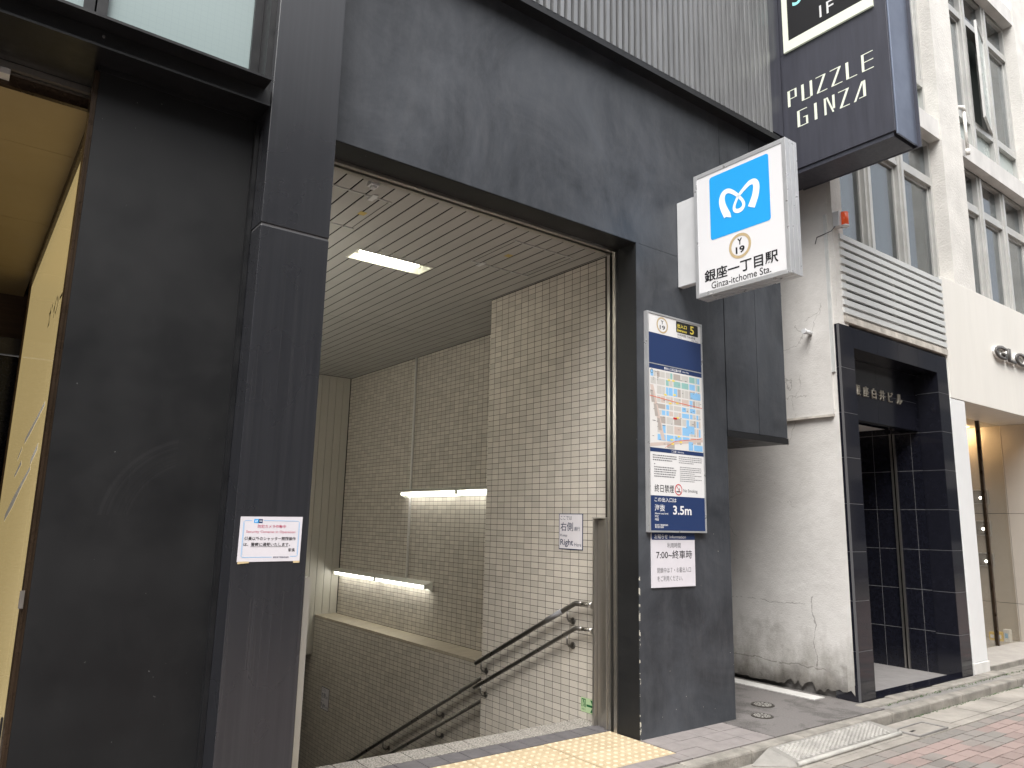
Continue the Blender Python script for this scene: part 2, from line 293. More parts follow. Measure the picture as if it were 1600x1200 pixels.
# ------------------------------------------------------------------ geometry helpers
LOC = {}
def wl(p): return LOC.get(p, Vector((0, 0, 0))) if p is not None else Vector((0, 0, 0))
def empty(name, loc, label=None, cat=None, group=None, kind=None, parent=None):
    o = bpy.data.objects.new(name, None); C.objects.link(o); loc = Vector(loc)
    o.empty_display_size = .1
    if parent is not None: o.parent = parent
    o.location = loc - wl(parent); LOC[o] = loc
    return tag(o, label, cat, group, kind)
def tag(o, label=None, cat=None, group=None, kind=None):
    for k, v in (('label', label), ('category', cat), ('group', group), ('kind', kind)):
        if v: o[k] = v
    return o
def link(name, me, parent, loc=None):
    o = bpy.data.objects.new(name, me); C.objects.link(o)
    base = wl(parent)
    if parent is not None: o.parent = parent
    L = Vector(loc) if loc is not None else base
    o.location = L - base; LOC[o] = L
    return o
class MB:
    def __init__(s): s.v = []; s.f = []; s.mi = []; s.sm = []
    def quad(s, *p, m=0):
        i = len(s.v); s.v += [tuple(q) for q in p]; s.f.append(tuple(range(i, i+len(p)))); s.mi.append(m); s.sm.append(False); return s
    def box(s, x0, x1, y0, y1, z0, z1, m=0, skip=''):
        i = len(s.v)
        s.v += [(x0, y0, z0), (x1, y0, z0), (x1, y1, z0), (x0, y1, z0), (x0, y0, z1), (x1, y0, z1), (x1, y1, z1), (x0, y1, z1)]
        for k, f in (('b', (0, 3, 2, 1)), ('t', (4, 5, 6, 7)), ('f', (0, 1, 5, 4)), ('r', (1, 2, 6, 5)), ('k', (2, 3, 7, 6)), ('l', (3, 0, 4, 7))):
            if k in skip: continue
            s.f.append(tuple(i+q for q in f)); s.mi.append(m); s.sm.append(False)
        return s
    def prism(s, poly, ax, d0, d1, m=0):
        # poly in the two other axes (order x,y,z without ax)
        n = len(poly); i = len(s.v)
        def P(a, b, d):
            return (d, a, b) if ax == 0 else ((a, d, b) if ax == 1 else (a, b, d))
        s.v += [P(p[0], p[1], d0) for p in poly] + [P(p[0], p[1], d1) for p in poly]
        s.f += [tuple(i+k for k in range(n)), tuple(i+n+k for k in reversed(range(n)))]
        s.f += [(i+k, i+n+k, i+n+(k+1) % n, i+(k+1) % n) for k in range(n)]
        s.mi += [m]*(n+2); s.sm += [False]*(n+2); return s
    def tube(s, pts, r, seg=10, m=0, cap=True):
        pts = [Vector(p) for p in pts]; rings = []
        for k, p in enumerate(pts):
            d = (pts[min(k+1, len(pts)-1)] - pts[max(k-1, 0)]).normalized()
            ref = Vector((0, 0, 1)) if abs(d.z) < .95 else Vector((1, 0, 0))
            a_ = d.cross(ref).normalized(); b_ = d.cross(a_).normalized(); i = len(s.v)
            rr = r[k] if isinstance(r, (list, tuple)) else r
            s.v += [tuple(p + (a_*math.cos(t*2*math.pi/seg) + b_*math.sin(t*2*math.pi/seg))*rr) for t in range(seg)]; rings.append(i)
        for q in range(len(rings)-1):
            for t in range(seg):
                s.f.append((rings[q]+t, rings[q]+(t+1) % seg, rings[q+1]+(t+1) % seg, rings[q+1]+t)); s.mi.append(m); s.sm.append(True)
        if cap:
            for q, rev in ((rings[0], True), (rings[-1], False)):
                f = [q+t for t in range(seg)]; s.f.append(tuple(reversed(f) if rev else f)); s.mi.append(m); s.sm.append(False)
        return s
    def mesh(s, name, mats, base=(0, 0, 0)):
        me = bpy.data.meshes.new(name); b = Vector(base)
        me.from_pydata([tuple(Vector(p)-b) for p in s.v], [], s.f)
        for mt in (mats if isinstance(mats, (list, tuple)) else [mats]): me.materials.append(M[mt] if isinstance(mt, str) else mt)
        me.polygons.foreach_set('material_index', s.mi); me.polygons.foreach_set('use_smooth', s.sm)
        bm = bmesh.new(); bm.from_mesh(me); bmesh.ops.recalc_face_normals(bm, faces=bm.faces); bm.to_mesh(me); bm.free()
        me.update(); return me
    def build(s, name, mats, parent=None, loc=None, bevel=0.0):
        base = Vector(loc) if loc is not None else wl(parent)
        o = link(name, s.mesh(name, mats, base), parent, base)
        if bevel:
            b = o.modifiers.new('bevel', 'BEVEL'); b.width = bevel; b.segments = 2; b.limit_method = 'ANGLE'; b.angle_limit = R(50)
        return o
def bx(name, mt, parent, x0, x1, y0, y1, z0, z1, bevel=0.0, loc=None):
    return MB().box(x0, x1, y0, y1, z0, z1).build(name, mt, parent, loc, bevel)
def arc(cx, cy, r, a0, a1, n): return [(cx+r*math.cos(a0+(a1-a0)*k/n), cy+r*math.sin(a0+(a1-a0)*k/n)) for k in range(n+1)]
# the plane of a flat print: F = on a facade (u along +x, facing -y), S = on a wall that faces -x (u along -y)
def P3(pl, u, v, w): return (u, w, v) if pl == 'F' else (w, u, v)
def shape(parent, name, mt, pl, w, polys, thick=.0):
    b = MB()
    for k, poly in enumerate(polys):
        m = 0
        if isinstance(poly, tuple) and isinstance(poly[0], int): m, poly = poly
        if thick: b.prism(poly, 1 if pl == 'F' else 0, w, w+thick, m)
        else: b.quad(*[P3(pl, u, v, w) for u, v in poly], m=m)
    return b.build(name, mt, parent)
def rect(u0, u1, v0, v1): return [(u0, v0), (u1, v0), (u1, v1), (u0, v1)]
def rrect(u0, u1, v0, v1, r, n=5):
    if u0 > u1: u0, u1 = u1, u0
    h = math.pi/2
    return arc(u0+r, v0+r, r, 2*h, 3*h, n) + arc(u1-r, v0+r, r, 3*h, 4*h, n) + arc(u1-r, v1-r, r, 0, h, n) + arc(u0+r, v1-r, r, h, 2*h, n)
def ringquads(cu, cv, r1, r2, n=32, fu=1.0):
    out = []
    for k in range(n):
        a0, a1 = 2*math.pi*k/n, 2*math.pi*(k+1)/n
        out.append([(cu+fu*r1*math.cos(a0), cv+r1*math.sin(a0)), (cu+fu*r2*math.cos(a0), cv+r2*math.sin(a0)), (cu+fu*r2*math.cos(a1), cv+r2*math.sin(a1)), (cu+fu*r1*math.cos(a1), cv+r1*math.sin(a1))])
    return out
def text(parent, name, s, mt, pl, w, uL, uR, v0, v1, bold=0.0, ext=0.0, res=3, mirror=False):
    """flat lettering fitted into the box uL..uR (reading direction), v0..v1"""
    cu = bpy.data.curves.new(name, 'FONT'); cu.body = s; cu.resolution_u = res; cu.offset = bold
    if '\n' in s: cu.space_line = 1.05
    tmp = bpy.data.objects.new('tmp', cu); C.objects.link(tmp)
    bpy.context.view_layer.update()
    me = bpy.data.meshes.new_from_object(tmp.evaluated_get(bpy.context.evaluated_depsgraph_get()))
    bpy.data.objects.remove(tmp); bpy.data.curves.remove(cu)
    xs = [q.co.x for q in me.vertices]; ys = [q.co.y for q in me.vertices]
    if not xs: return None
    ax, bx_, ay, by = min(xs), max(xs), min(ys), max(ys); base = wl(parent)
    for q in me.vertices:
        t = (q.co.x-ax)/max(1e-6, bx_-ax)
        if mirror: t = 1-t
        u = uL+(uR-uL)*t; v = v0+(v1-v0)*(q.co.y-ay)/max(1e-6, by-ay)
        q.co = Vector(P3(pl, u, v, w)) - base
    if ext:
        bm = bmesh.new(); bm.from_mesh(me)
        d = Vector((0, ext, 0)) if pl == 'F' else Vector((ext, 0, 0))
        r = bmesh.ops.extrude_face_region(bm, geom=list(bm.faces)); bmesh.ops.translate(bm, verts=[g for g in r['geom'] if isinstance(g, bmesh.types.BMVert)], vec=d)
        bmesh.ops.recalc_face_normals(bm, faces=bm.faces); bm.to_mesh(me); bm.free()
    me.name = name; me.materials.clear(); me.materials.append(M[mt]); me.update()
    return link(name, me, parent)
exec_parts = []

# ================================================================== THE SETTING
st = 'structure'
b = MB()
for (x0, x1, y0, y1) in ((-80, 1.2, -80, 80), (1.2, 5.2, -80, .4), (1.2, 5.2, 10.5, 80), (5.2, 80, -80, 80)):
    b.quad((x0, y0, -.26), (x1, y0, -.26), (x1, y1, -.26), (x0, y1, -.26))
tag(b.build('ground', 'sand'), kind=st)

# --- road of brick pavers
road = empty('road', (0, -2, -.09), kind=st)
bx('road_bed', 'sand', road, -8, 30, -9.5, -.885, -.2, -.0815)
BL, BW, G = .200, .098, .0075
spots = []
y = -.885; r = 0
while y > -5.5:
    x = -4 + (BL/2 if r % 2 else 0)
    while x < 22:
        spots.append((x, y-BW, r)); x += BL
    y -= BW; r += 1
def brick_vis(s):
    x, y, r = s; return (x+.1)**2 + (y+3.68)**2 if (x > 5.0 and y > -1.75 + 0*x) else 1e6 + abs(x-7)
spots.sort(key=brick_vis)
bm_mesh = {}
def brick_mesh(k, mt):
    bb = MB().box(0, BL-G, 0, BW-G, -.03, 0, skip='b')
    return bb.mesh('brick', mt)
bmr, bmg = brick_mesh(0, 'brick'), brick_mesh(1, 'brick_grey')
rest = MB(); rest2 = MB()
for i, (x, y, r) in enumerate(spots):
    dz = random.uniform(-.0015, .0015)
    if i < 290:
        o = link('brick', bmg if r < 1 or random.random() < .16 else bmr, road, (x, y, -.075+dz))
        o.rotation_euler = (random.uniform(-.004, .004), random.uniform(-.004, .004), random.uniform(-.008, .008))
    else:
        (rest2 if r < 1 else rest).box(x, x+BL-G, y, y+BW-G, -.09, -.075+dz, skip='b')
tag(rest.build('brick_field', 'brick', road), kind='stuff'); tag(rest2.build('brick_border', 'brick_grey', road), kind='stuff')

# --- gutter slabs and kerb stones
gut = empty('gutter', (0, -.7, -.09), kind=st)
bx('gutter_bed', 'sand', gut, -8, 30, -.885, -.56, -.2, -.085)
x = -3.05
while x < 20:
    L = .6
    for (ya, yb) in ((-.875, -.80), (-.796, -.55)):
        o = bx('gutter_slab', 'gutter', gut, x+.004, x+L-.004, ya, yb, -.12, -.075 + random.uniform(-.002, .002)); o.rotation_euler.z = random.uniform(-.001, .001)
    x += L
cov = empty('drain_cover', (6.0, -.74, -.075), 'flat concrete drain cover let into the gutter beside the far end of the kerb ramp', 'drain cover')
bx('cover_plate', 'gutter', cov, 5.93, 6.33, -.85, -.68, -.076, -.066, .004)
MB().box(5.90, 6.36, -.865, -.852, -.076, -.063).box(5.90, 6.36, -.678, -.665, -.076, -.063).box(5.90, 5.925, -.852, -.678, -.076, -.063).box(6.335, 6.36, -.852, -.678, -.076, -.063).build('cover_frame', 'concrete', cov)
bx('lifting_hole', 'black_matte', cov, 5.97, 6.03, -.775, -.755, -.0659, -.0645)
krb = empty('kerb', (0, -.49, -.1), kind=st)
x = -2.86; xs_k = []
while x < 20:
    L = .6 if x < 5 else .62
    o = MB().box(x+.003, x+L-.003, -.545+random.uniform(-.003, .003), -.442, -.2, random.uniform(-.003, .002)).build('kerb_stone', 'kerb', krb, bevel=.014)
    x += L

# --- paving in front of the stairs
pav = empty('pavement', (3, 0, -.05), kind=st)
bx('paving_bed', 'grout', pav, -8, 4.745, -.44, .62, -.26, -.008)
def plate(w, d, h, mt, name):
    return MB().box(0, w, 0, d, -h, 0, skip='b').mesh(name, mt)
# tactile block with 5 x 5 domes
T = .2985; tb = MB().box(0, T-.005, 0, T-.005, -.008, 0, skip='b')
for i in range(5):
    for j in range(5):
        cx, cy = (i+.5)*T/5, (j+.5)*T/5; n = 10; k = len(tb.v)
        for (rr, zz) in ((.0165, 0.0), (.0125, .0042), (.0075, .0055)):
            tb.v += [(cx+rr*math.cos(2*math.pi*q/n), cy+rr*math.sin(2*math.pi*q/n), zz) for q in range(n)]
        for lv in range(2):
            for q in range(n):
                tb.f.append((k+lv*n+q, k+lv*n+(q+1) % n, k+(lv+1)*n+(q+1) % n, k+(lv+1)*n+q)); tb.mi.append(0); tb.sm.append(True)
        tb.f.append(tuple(k+2*n+q for q in range(n))); tb.mi.append(0); tb.sm.append(True)
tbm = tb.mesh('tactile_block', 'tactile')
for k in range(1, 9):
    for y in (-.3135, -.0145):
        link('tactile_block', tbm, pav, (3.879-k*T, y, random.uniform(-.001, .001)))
gm = plate(.1448, .158, .008, 'paving_dark', 'grey_tile'); nm = plate(.1445, .187, .012, 'nosing', 'nosing_tile'); pm1 = plate(.1475, .118, .008, 'paving', 'paving_tile')
k = 1
while 3.945-k*.151 > 1.3:
    x = 3.945-k*.151
    link('grey_tile', gm, pav, (x, .2885, random.uniform(-.0006, .0006)))
    link('nosing_tile', nm, pav, (x, .4505, .001))
    if x < 3.74: link('paving_tile', pm1, pav, (x, -.434, 0))
    k += 1
bx('paving_tile', 'paving', pav, 3.7945, 3.8815, -.434, -.316, -.008, 0)
pm2 = plate(.2105, .143, .008, 'paving', 'paving_tile')
for i in range(4):
    for j in range(3):
        link('paving_tile', pm2, pav, (3.885+i*.2145, -.44+.0015+j*.1465, random.uniform(-.001, .001)))
# --- concrete floor of the side passage
pf = empty('passage_floor', (5.5, .5, -.05), kind=st)
bx('floor_bed', 'grout', pf, 4.745, 6.6, -.44, 6, -.26, -.008)
xs = [4.747, 5.30, 5.95, 6.24]; ys = [-.44, .12, .72, 1.32, 1.92, 3.0, 4.0, 5.9]
for i in range(len(xs)-1):
    for j in range(len(ys)-1):
        bx('floor_slab', 'passage_concrete', pf, xs[i]+.001, xs[i+1]-.001, ys[j]+.001, ys[j+1]-.001, -.02, random.uniform(-.0012, .0005))
bx('white_edging', 'white_line', pf, 6.0, 6.16, .03, 4.5, -.008, .006)
def manhole(x, y, r, label):
    e = empty('manhole_cover', (x, y, 0), label, 'manhole cover')
    b = MB(); n = 24
    b.prism([(x+r*math.cos(2*math.pi*q/n), y+r*math.sin(2*math.pi*q/n)) for q in range(n)], 2, .0005, .004); b.build('lid', 'iron', e)
    b = MB()
    for q in range(n):
        a0, a1 = 2*math.pi*q/n, 2*math.pi*(q+1)/n
        p = lambda rr, a: (x+rr*math.cos(a), y+rr*math.sin(a))
        b.prism([p(r*1.06, a0), p(r*1.22, a0), p(r*1.22, a1), p(r*1.06, a1)], 2, .0005, .005)
    b.build('rim', 'iron', e)
    b = MB()
    for rr in (.35, .62, .85):
        for q in range(12):
            a0 = 2*math.pi*q/12; d = .26
            p = lambda R_, a: (x+r*R_*math.cos(a), y+r*R_*math.sin(a))
            b.prism([p(rr-.07, a0), p(rr+.07, a0), p(rr+.07, a0+d), p(rr-.07, a0+d)], 2, .004, .0065)
    b.build('raised_pattern', 'ramp_plate', e)
manhole(5.48, .165, .075, 'round iron manhole cover with a heavy rim, deeper inside the side passage')
manhole(5.16, -.05, .068, 'round iron manhole cover nearest the kerb at the mouth of the side passage')
# strip in front of the white building
fs = empty('frontage_strip', (8, -.35, -.05), kind=st)
bx('strip_bed', 'concrete', fs, 6.24, 20, -.442, .5, -.26, -.006)
x = 6.12
while x < 8.55:
    L = random.uniform(.36, .52)
    o = MB().box(x, x+L-.006, -.375+random.uniform(-.008, .008), -.255, -.06, .016+random.uniform(-.006, .004)).build('step_stone', 'kerb', fs, bevel=.012)
    o.rotation_euler.y = random.uniform(-.006, .006); x += L
while x < 14:
    MB().box(x, x+.596, -.44, -.25, -.06, .001).build('step_stone', 'kerb', fs, bevel=.006); x += .6

# --- stairs going down
sta = empty('stairs', (2.9, 3, -1.5), kind=st)
RIS, TR = .155, .305
MB().box(1.42, 4.37, .60, .638, -.155, -.010).build('riser', 'concrete', sta)
for k in range(1, 21):
    y0 = .638 + (k-1)*TR
    bx('step', 'concrete', sta, 1.42, 4.37, y0, y0+TR, -RIS*(k+1)-.05, -RIS*k)
    bx('step_nosing', 'nosing', sta, 1.42, 4.36, y0+TR-.045, y0+TR+.004, -RIS*k-.02, -RIS*k+.003)
yl = .638+20*TR
bx('landing', 'concrete', sta, 1.42, 4.37, yl, 10, -RIS*21-.1, -RIS*21)

# ================================================================== STAIRWELL WALLS
def tiles(parent, X, y0, y1, z0, z1, near=None, h=.0455, w=.0930, t=.0016, keepout=None):
    """tiles on a wall that faces -x: 290 nearest ones as single tiles (when near), the rest joined"""
    out = []
    ny = int((y1-y0)/TPY + 1e-6); nz = int((z1-z0)/TPZ + 1e-6)
    for i in range(ny+1):
        for j in range(nz+1):
            a0 = round(y0/TPY)*TPY + i*TPY; c0 = round(z0/TPZ)*TPZ + j*TPZ
            ya, yb, za, zb = max(a0, y0), min(a0+w, y1), max(c0, z0), min(c0+h, z1)
            if yb-ya < .008 or zb-za < .006: continue
            out.append((ya, yb, za, zb, (yb-ya > w-.001 and zb-za > h-.001)))
    if near:
        out.sort(key=lambda q: (0 if q[4] else 1, near(q)))
        me = MB().box(0, t, 0, w, 0, h, skip='r').mesh('tile', 'tile')
        cnt = 0
    b = MB(); c = 0
    for (ya, yb, za, zb, full) in out:
        if near and full and c < 290:
            o = link('tile', me, parent, (X, ya, za)); c += 1
        else: b.box(X, X+t, ya, yb, za, zb, skip='r')
    tag(b.build('tile_field', 'tile', parent), kind='stuff')

nw = empty('tiled_wall', (4.1, 1.1, 0), 'beige tiled wall standing forward at the right of the stair entrance, carrying two handrails', 'wall')
MB().box(3.9464, 4.9, .335, 1.95, -1.6, 3.60).build('wall_core', 'grout', nw)
tiles(nw, 3.945, .345, 1.948, -.9, 3.495, near=lambda q: (q[0]-.3)**2*1.0 + (q[2]-1.35)**2*.55)
fwall = empty('tiled_wall', (4.8, 4.3, 0), 'shadowed upper tiled wall set back above the ledge, carrying two fluorescent lamps', 'wall')
bx('wall_core', 'grout', fwall, 4.7014, 5.1, 1.95, 6.72, .0, 3.6)
tiles(fwall, 4.70, 1.952, 6.70, .066, 3.497, near=lambda q: (q[0]-2.8)**2 + (q[2]-1.6)**2*.4)
lw = empty('tiled_wall', (4.5, 5, -1.5), 'lower tiled wall beneath the sloping-looking ledge beside the stairs going down', 'wall')
lw['label'] = 'lower tiled wall under the ledge, beside the descending stairs and the far handrails'
bx('wall_core', 'grout', lw, 4.3714, 5.1, 1.952, 10.2, -4.2, .0)
tiles(lw, 4.37, 1.955, 10.1, -3.2, .03, near=lambda q: (q[0]-2.6)**2 + (q[2]+.4)**2*.6)
b = MB()
y = 1.955
while y < 6.69:
    y2 = min(y+.0985, 6.695); bx('ledge_tile', 'ledge_tile', lw, 4.366, 4.698, y, y2-.0025, .034, .062); y = y2
bx('ledge_bed', 'grout', lw, 4.372, 4.702, 1.953, 6.70, .0, .0335)
# left wall (beyond the pilaster) and tunnel end
lwl = empty('tiled_wall', (1.3, 4, 0), 'tiled wall on the near side of the stairs, mostly hidden behind the steel pilaster', 'wall')
bx('wall_core', 'grout', lwl, 1.10, 1.4165, .36, 10.2, -4.2, 3.6)
b = MB(); 
for j in range(int(6.9/TPZ)):
    z0 = -3.4+j*TPZ
    for i in range(0, 96): b.box(1.4165, 1.421, .37+i*TPY, .37+i*TPY+.0945, z0, z0+.0455, skip='l')
tag(b.build('tile_field', 'tile', lwl), kind='stuff')
bx('tunnel_end', 'beige_wall', None, 1.2, 5.1, 10.1, 10.3, -4.2, 0)['kind'] = st
bx('tunnel_ceiling', 'ceiling_metal', None, 1.2, 4.372, 6.76, 10.2, -.46, -.40)['kind'] = st
# end wall of vertical metal panels
ew = empty('panelled_wall', (3, 6.75, 0), 'cream metal panelled wall with vertical seams closing the stair hall above the descent', 'wall')
bx('wall_core', 'grout', ew, 1.2, 5.1, 6.712, 6.76, -.46, 3.6)
pw = .112; x = 4.6885
first = True
while x > 1.42:
    zb = .066 if x-pw > 4.365 else -.462
    bx('wall_panel', 'wall_metal', ew, max(x-pw+.005, 1.42), x, 6.698, 6.713, zb, 3.50, .002); x -= pw
bx('bottom_trim', 'wall_metal', ew, 1.42, 4.368, 6.690, 6.716, -.475, -.463); bx('bottom_trim', 'wall_metal', ew, 4.38, 4.692, 6.690, 6.716, .0625, .0755)

# --- ceiling of metal slats, with a recessed lamp and two hatches
ceil = empty('ceiling', (3, 3.4, 3.5), kind=st)
bx('ceiling_back', 'black_matte', ceil, 1.2, 5.1, .33, 6.75, 3.60, 3.64)
LX0, LX1, LY0, LY1 = 2.355, 3.02, 1.525, 1.742
for q_ in ((1.42, LX0-.05, .35, 6.70), (LX1+.05, 4.72, .35, 6.70), (LX0-.05, LX1+.05, .35, LY0-.05), (LX0-.05, LX1+.05, LY1+.05, 6.70)): bx('ceiling_void', 'black_matte', ceil, *q_, 3.53, 3.535)
def cut(x0, x1, y0, y1):
    if x1 <= LX0 or x0 >= LX1 or y1 <= LY0 or y0 >= LY1: return [(x0, x1, y0, y1)]
    o = [(x0, x1, y0, LY0), (x0, x1, LY1, y1)]
    if x0 < LX0: o.append((x0, LX0, LY0, LY1))
    if x1 > LX1: o.append((LX1, x1, LY0, LY1))
    return o
SP = .1105; x = 1.392
while x < 4.72:
    for (ya, yb) in ((.352, 3.516), (3.524, 6.698)):
        xa, xb = max(x+.006, 1.421), min(x+SP-.006, 4.70)
        if xb-xa < .01: continue
        if xa > 3.943 and yb < 3.6: ya = 1.955
        b = MB()
        for q in cut(xa, xb, ya, yb): b.box(*q, 3.505, 3.5075)
        b.build('ceiling_slat', 'ceiling_metal', ceil)
    x += SP
def hatch(x0, x1, y0, y1, clipx, sx, label):
    e = empty('ceiling_hatch', ((x0+x1)/2, (y0+y1)/2, 3.5), label, 'hatch')
    for yy in (y0, y1): bx('edge_strip', 'alu', e, x0, x1, yy-.006, yy+.006, 3.4995, 3.5045)
    for xx in (x0+.015, x1-.015): bx('side_seam', 'dark_trim', e, xx-.0025, xx+.0025, y0+.01, y1-.01, 3.503, 3.5047)
    bx('latch', 'alu_white', e, clipx-.018, clipx+.018, (y0 if sx > 0 else y1)-.05, (y0 if sx > 0 else y1)+.05, 3.494, 3.4992)
    yc = (y0+y1)/2; bx('sticker', 'sticker_ochre', e, clipx-.02+.06, clipx+.03+.06, yc-.03, yc+.03, 3.5035, 3.5045)
hatch(1.54, 2.135, .575, 1.165, 2.0, 1, 'square ceiling hatch with a yellow sticker, near the steel pilaster')
hatch(3.185, 3.775, .585, 1.172, 3.28, -1, 'square ceiling hatch with a yellow sticker, near the tiled wall')

# --- recessed ceiling lamp
cl = empty('ceiling_lamp', (2.69, 1.63, 3.5), 'lit fluorescent lamp recessed in the slatted ceiling', 'lamp')
b = MB(); za, zb = 3.503, 3.575; i = .045
b.quad((LX0, LY0, za), (LX1, LY0, za), (LX1-i, LY0+i, zb), (LX0+i, LY0+i, zb)).quad((LX0, LY1, za), (LX1, LY1, za), (LX1-i, LY1-i, zb), (LX0+i, LY1-i, zb))
b.quad((LX0, LY0, za), (LX0, LY1, za), (LX0+i, LY1-i, zb), (LX0+i, LY0+i, zb)).quad((LX1, LY0, za), (LX1, LY1, za), (LX1-i, LY1-i, zb), (LX1-i, LY0+i, zb))
b.quad((LX0+i, LY0+i, zb), (LX1-i, LY0+i, zb), (LX1-i, LY1-i, zb), (LX0+i, LY1-i, zb)); b.build('reflector', 'lamp_white', cl)
MB().box(LX0-.012, LX1+.012, LY0-.012, LY0+.002, 3.4985, 3.5035).box(LX0-.012, LX1+.012, LY1-.002, LY1+.012, 3.4985, 3.5035).box(LX0-.012, LX0+.002, LY0+.002, LY1-.002, 3.4985, 3.5035).box(LX1-.002, LX1+.012, LY0+.002, LY1-.002, 3.4985, 3.5035).build('frame', 'lamp_white', cl)
MB().tube([(LX0+.05, LY0+.10, 3.535), (LX1-.075, LY0+.10, 3.535)], .016, 12).build('tube', 'tube_ceiling', cl)
for xx in (LX0+.03, LX1-.06): bx('tube_holder', 'lamp_white', cl, xx-.012, xx+.012, LY0+.082, LY0+.118, 3.513, 3.57)

# --- wall-mounted fluorescent lamps
def wall_lamp(y0, y1, zt, label):
    e = empty('wall_lamp', (4.69, (y0+y1)/2, zt), label, 'lamp', 'twin-tube lamps on the set-back tiled wall')
    X = 4.698
    MB().prism([(X, zt), (X-.115, zt-.035), (X-.118, zt-.042), (X, zt-.008)], 1, y0, y1).build('top_plate', 'lamp_white', e)
    MB().prism([(X, zt-.01), (X-.02, zt-.02), (X-.01, zt-.108), (X, zt-.108)], 1, y0+.004, y1-.004).build('back_plate', 'lamp_white', e)
    for ya in (y0-.004, y1): MB().prism([(X, zt), (X-.118, zt-.04), (X-.10, zt-.06), (X, zt-.118)], 1, ya, ya+.004).build('end_plate', 'lamp_white', e)
    ym = (y0+y1)/2
    for (a_, b_) in ((y0+.05, ym-.03), (ym+.03, y1-.05)): MB().tube([(X-.082, a_, zt-.062), (X-.082, b_, zt-.062)], .0145, 12).build('tube', 'tube', e)
    for yy in (y0+.03, ym-.02, ym+.02, y1-.03): bx('tube_holder', 'lamp_white', e, X-.10, X-.06, yy-.012, yy+.012, zt-.085, zt-.032)
wall_lamp(2.15, 4.81, 1.79, 'lit twin-tube wall lamp at the upper position, partly hidden by the near tiled wall')
wall_lamp(4.07, 6.69, .695, 'lit twin-tube wall lamp at the lower position, just above the ledge')
def left_lamp(y0, y1, zt, label):
    e = empty('wall_lamp', (1.43, (y0+y1)/2, zt), label, 'lamp', 'twin-tube lamps on the wall behind the pilaster')
    X = 1.4215
    MB().box(X, X+.06, y0, y1, zt-.05, zt).build('housing', 'lamp_white', e)
    ym = (y0+y1)/2
    for (a_, b_) in ((y0+.05, ym-.03), (ym+.03, y1-.05)): MB().tube([(X+.09, a_, zt-.025), (X+.09, b_, zt-.025)], .0145, 12).build('tube', 'tube_batten', e)
    for yy in (y0+.03, ym-.02, ym+.02, y1-.03): bx('tube_holder', 'lamp_white', e, X+.06, X+.10, yy-.012, yy+.012, zt-.085, zt-.032)
left_lamp(1.2, 3.86, 2.75, 'twin-tube lamp on the hidden wall behind the pilaster, upper position')
left_lamp(4.0, 6.66, 1.9, 'twin-tube lamp on the hidden wall behind the pilaster, lower position')
pp = empty('conduit', (4.69, 4.68, 2), 'thin cream cable conduit running down the tiled wall from ceiling to lower lamp', 'conduit')
MB().tube([(4.685, 4.68, 3.5), (4.685, 4.68, .69)], .017, 8).build('pipe', 'white_plain', pp)
for zz in (3.3, 2.5, 1.9, 1.2): bx('clip', 'lamp_white', pp, 4.672, 4.70, 4.662, 4.698, zz-.008, zz+.008)

# --- handrails
def rail(label, X, wallX, pts, r, brackets, sleeve=None, ret=None):
    e = empty('handrail', (X, pts[0][0], pts[0][1]), label, 'handrail', 'steel handrails down the stairs')
    P = [(X, a_, c_) for a_, c_ in pts]
    MB().tube(P, r, 12).build('rail', 'rail_steel', e)
    if ret:
        MB().tube([(X, pts[0][0]-.115, pts[0][1]), (X, pts[0][0], pts[0][1])], r*1.02, 12).build('end_piece', 'chrome', e)
        MB().tube([(X, pts[0][0]-.122, pts[0][1]), (X, pts[0][0]-.114, pts[0][1])], r*1.7, 14).build('flange', 'stainless', e)
    if sleeve:
        def at(y):
            (ya, za), (yb, zb) = pts[-2], pts[-1]; t = (y-ya)/(yb-ya); return (X, y, za+(zb-za)*t)
        MB().tube([at(sleeve[0]), at(sleeve[1])], r*1.16, 12).build('sleeve', 'sleeve', e)
    for (yb, zr) in brackets:
        b_ = MB(); z1 = zr-r
        b_.tube([(X, yb, z1+.004), (X, yb, z1-.055), (X+(wallX-X)*.25, yb, z1-.078), (X+(wallX-X)*.55, yb, z1-.085), (wallX, yb, z1-.078)], .0075, 8).build('bracket', 'rail_steel', e)
        MB().tube([(wallX-.006, yb, z1-.078), (wallX, yb, z1-.078)], .026, 14).build('wall_plate', 'rail_steel', e)
def slope(pts, y):
    (ya, za), (yb, zb) = pts[-2], pts[-1]; return za+(zb-za)*(y-ya)/(yb-ya)
p1 = [(.575, .822), (.645, .818), (.665, .812), (1.955, .186)]
rail('upper handrail on the near tiled wall, with a grey sleeve round it', 3.885, 3.945, p1, .019, [(.745, slope(p1, .745)), (1.87, slope(p1, 1.87))], (.80, .985), True)
p2 = [(.575, .642), (.645, .637), (.665, .630), (1.965, -.018)]
rail('lower handrail on the near tiled wall, bare steel', 3.885, 3.945, p2, .0165, [(.745, slope(p2, .745)), (1.87, slope(p2, 1.87))], None, True)
p3 = [(1.98, .18), (6.3, -2.07)]; p4 = [(1.98, -.03), (6.3, -2.25)]
rail('upper handrail on the lower tiled wall further down the stairs', 4.29, 4.37, p3, .019, [(y_, slope(p3, y_)) for y_ in (3.22, 4.34, 5.6)])
rail('lower handrail on the lower tiled wall further down the stairs', 4.29, 4.37, p4, .0165, [(y_, slope(p4, y_)) for y_ in (3.22, 4.45, 5.7)])

# ================================================================== BLACK BUILDING OVER THE STATION ENTRANCE
bb = empty('black_building', (3, .3, 0), 'black painted building over the subway stairs with corrugated metal above', 'building')
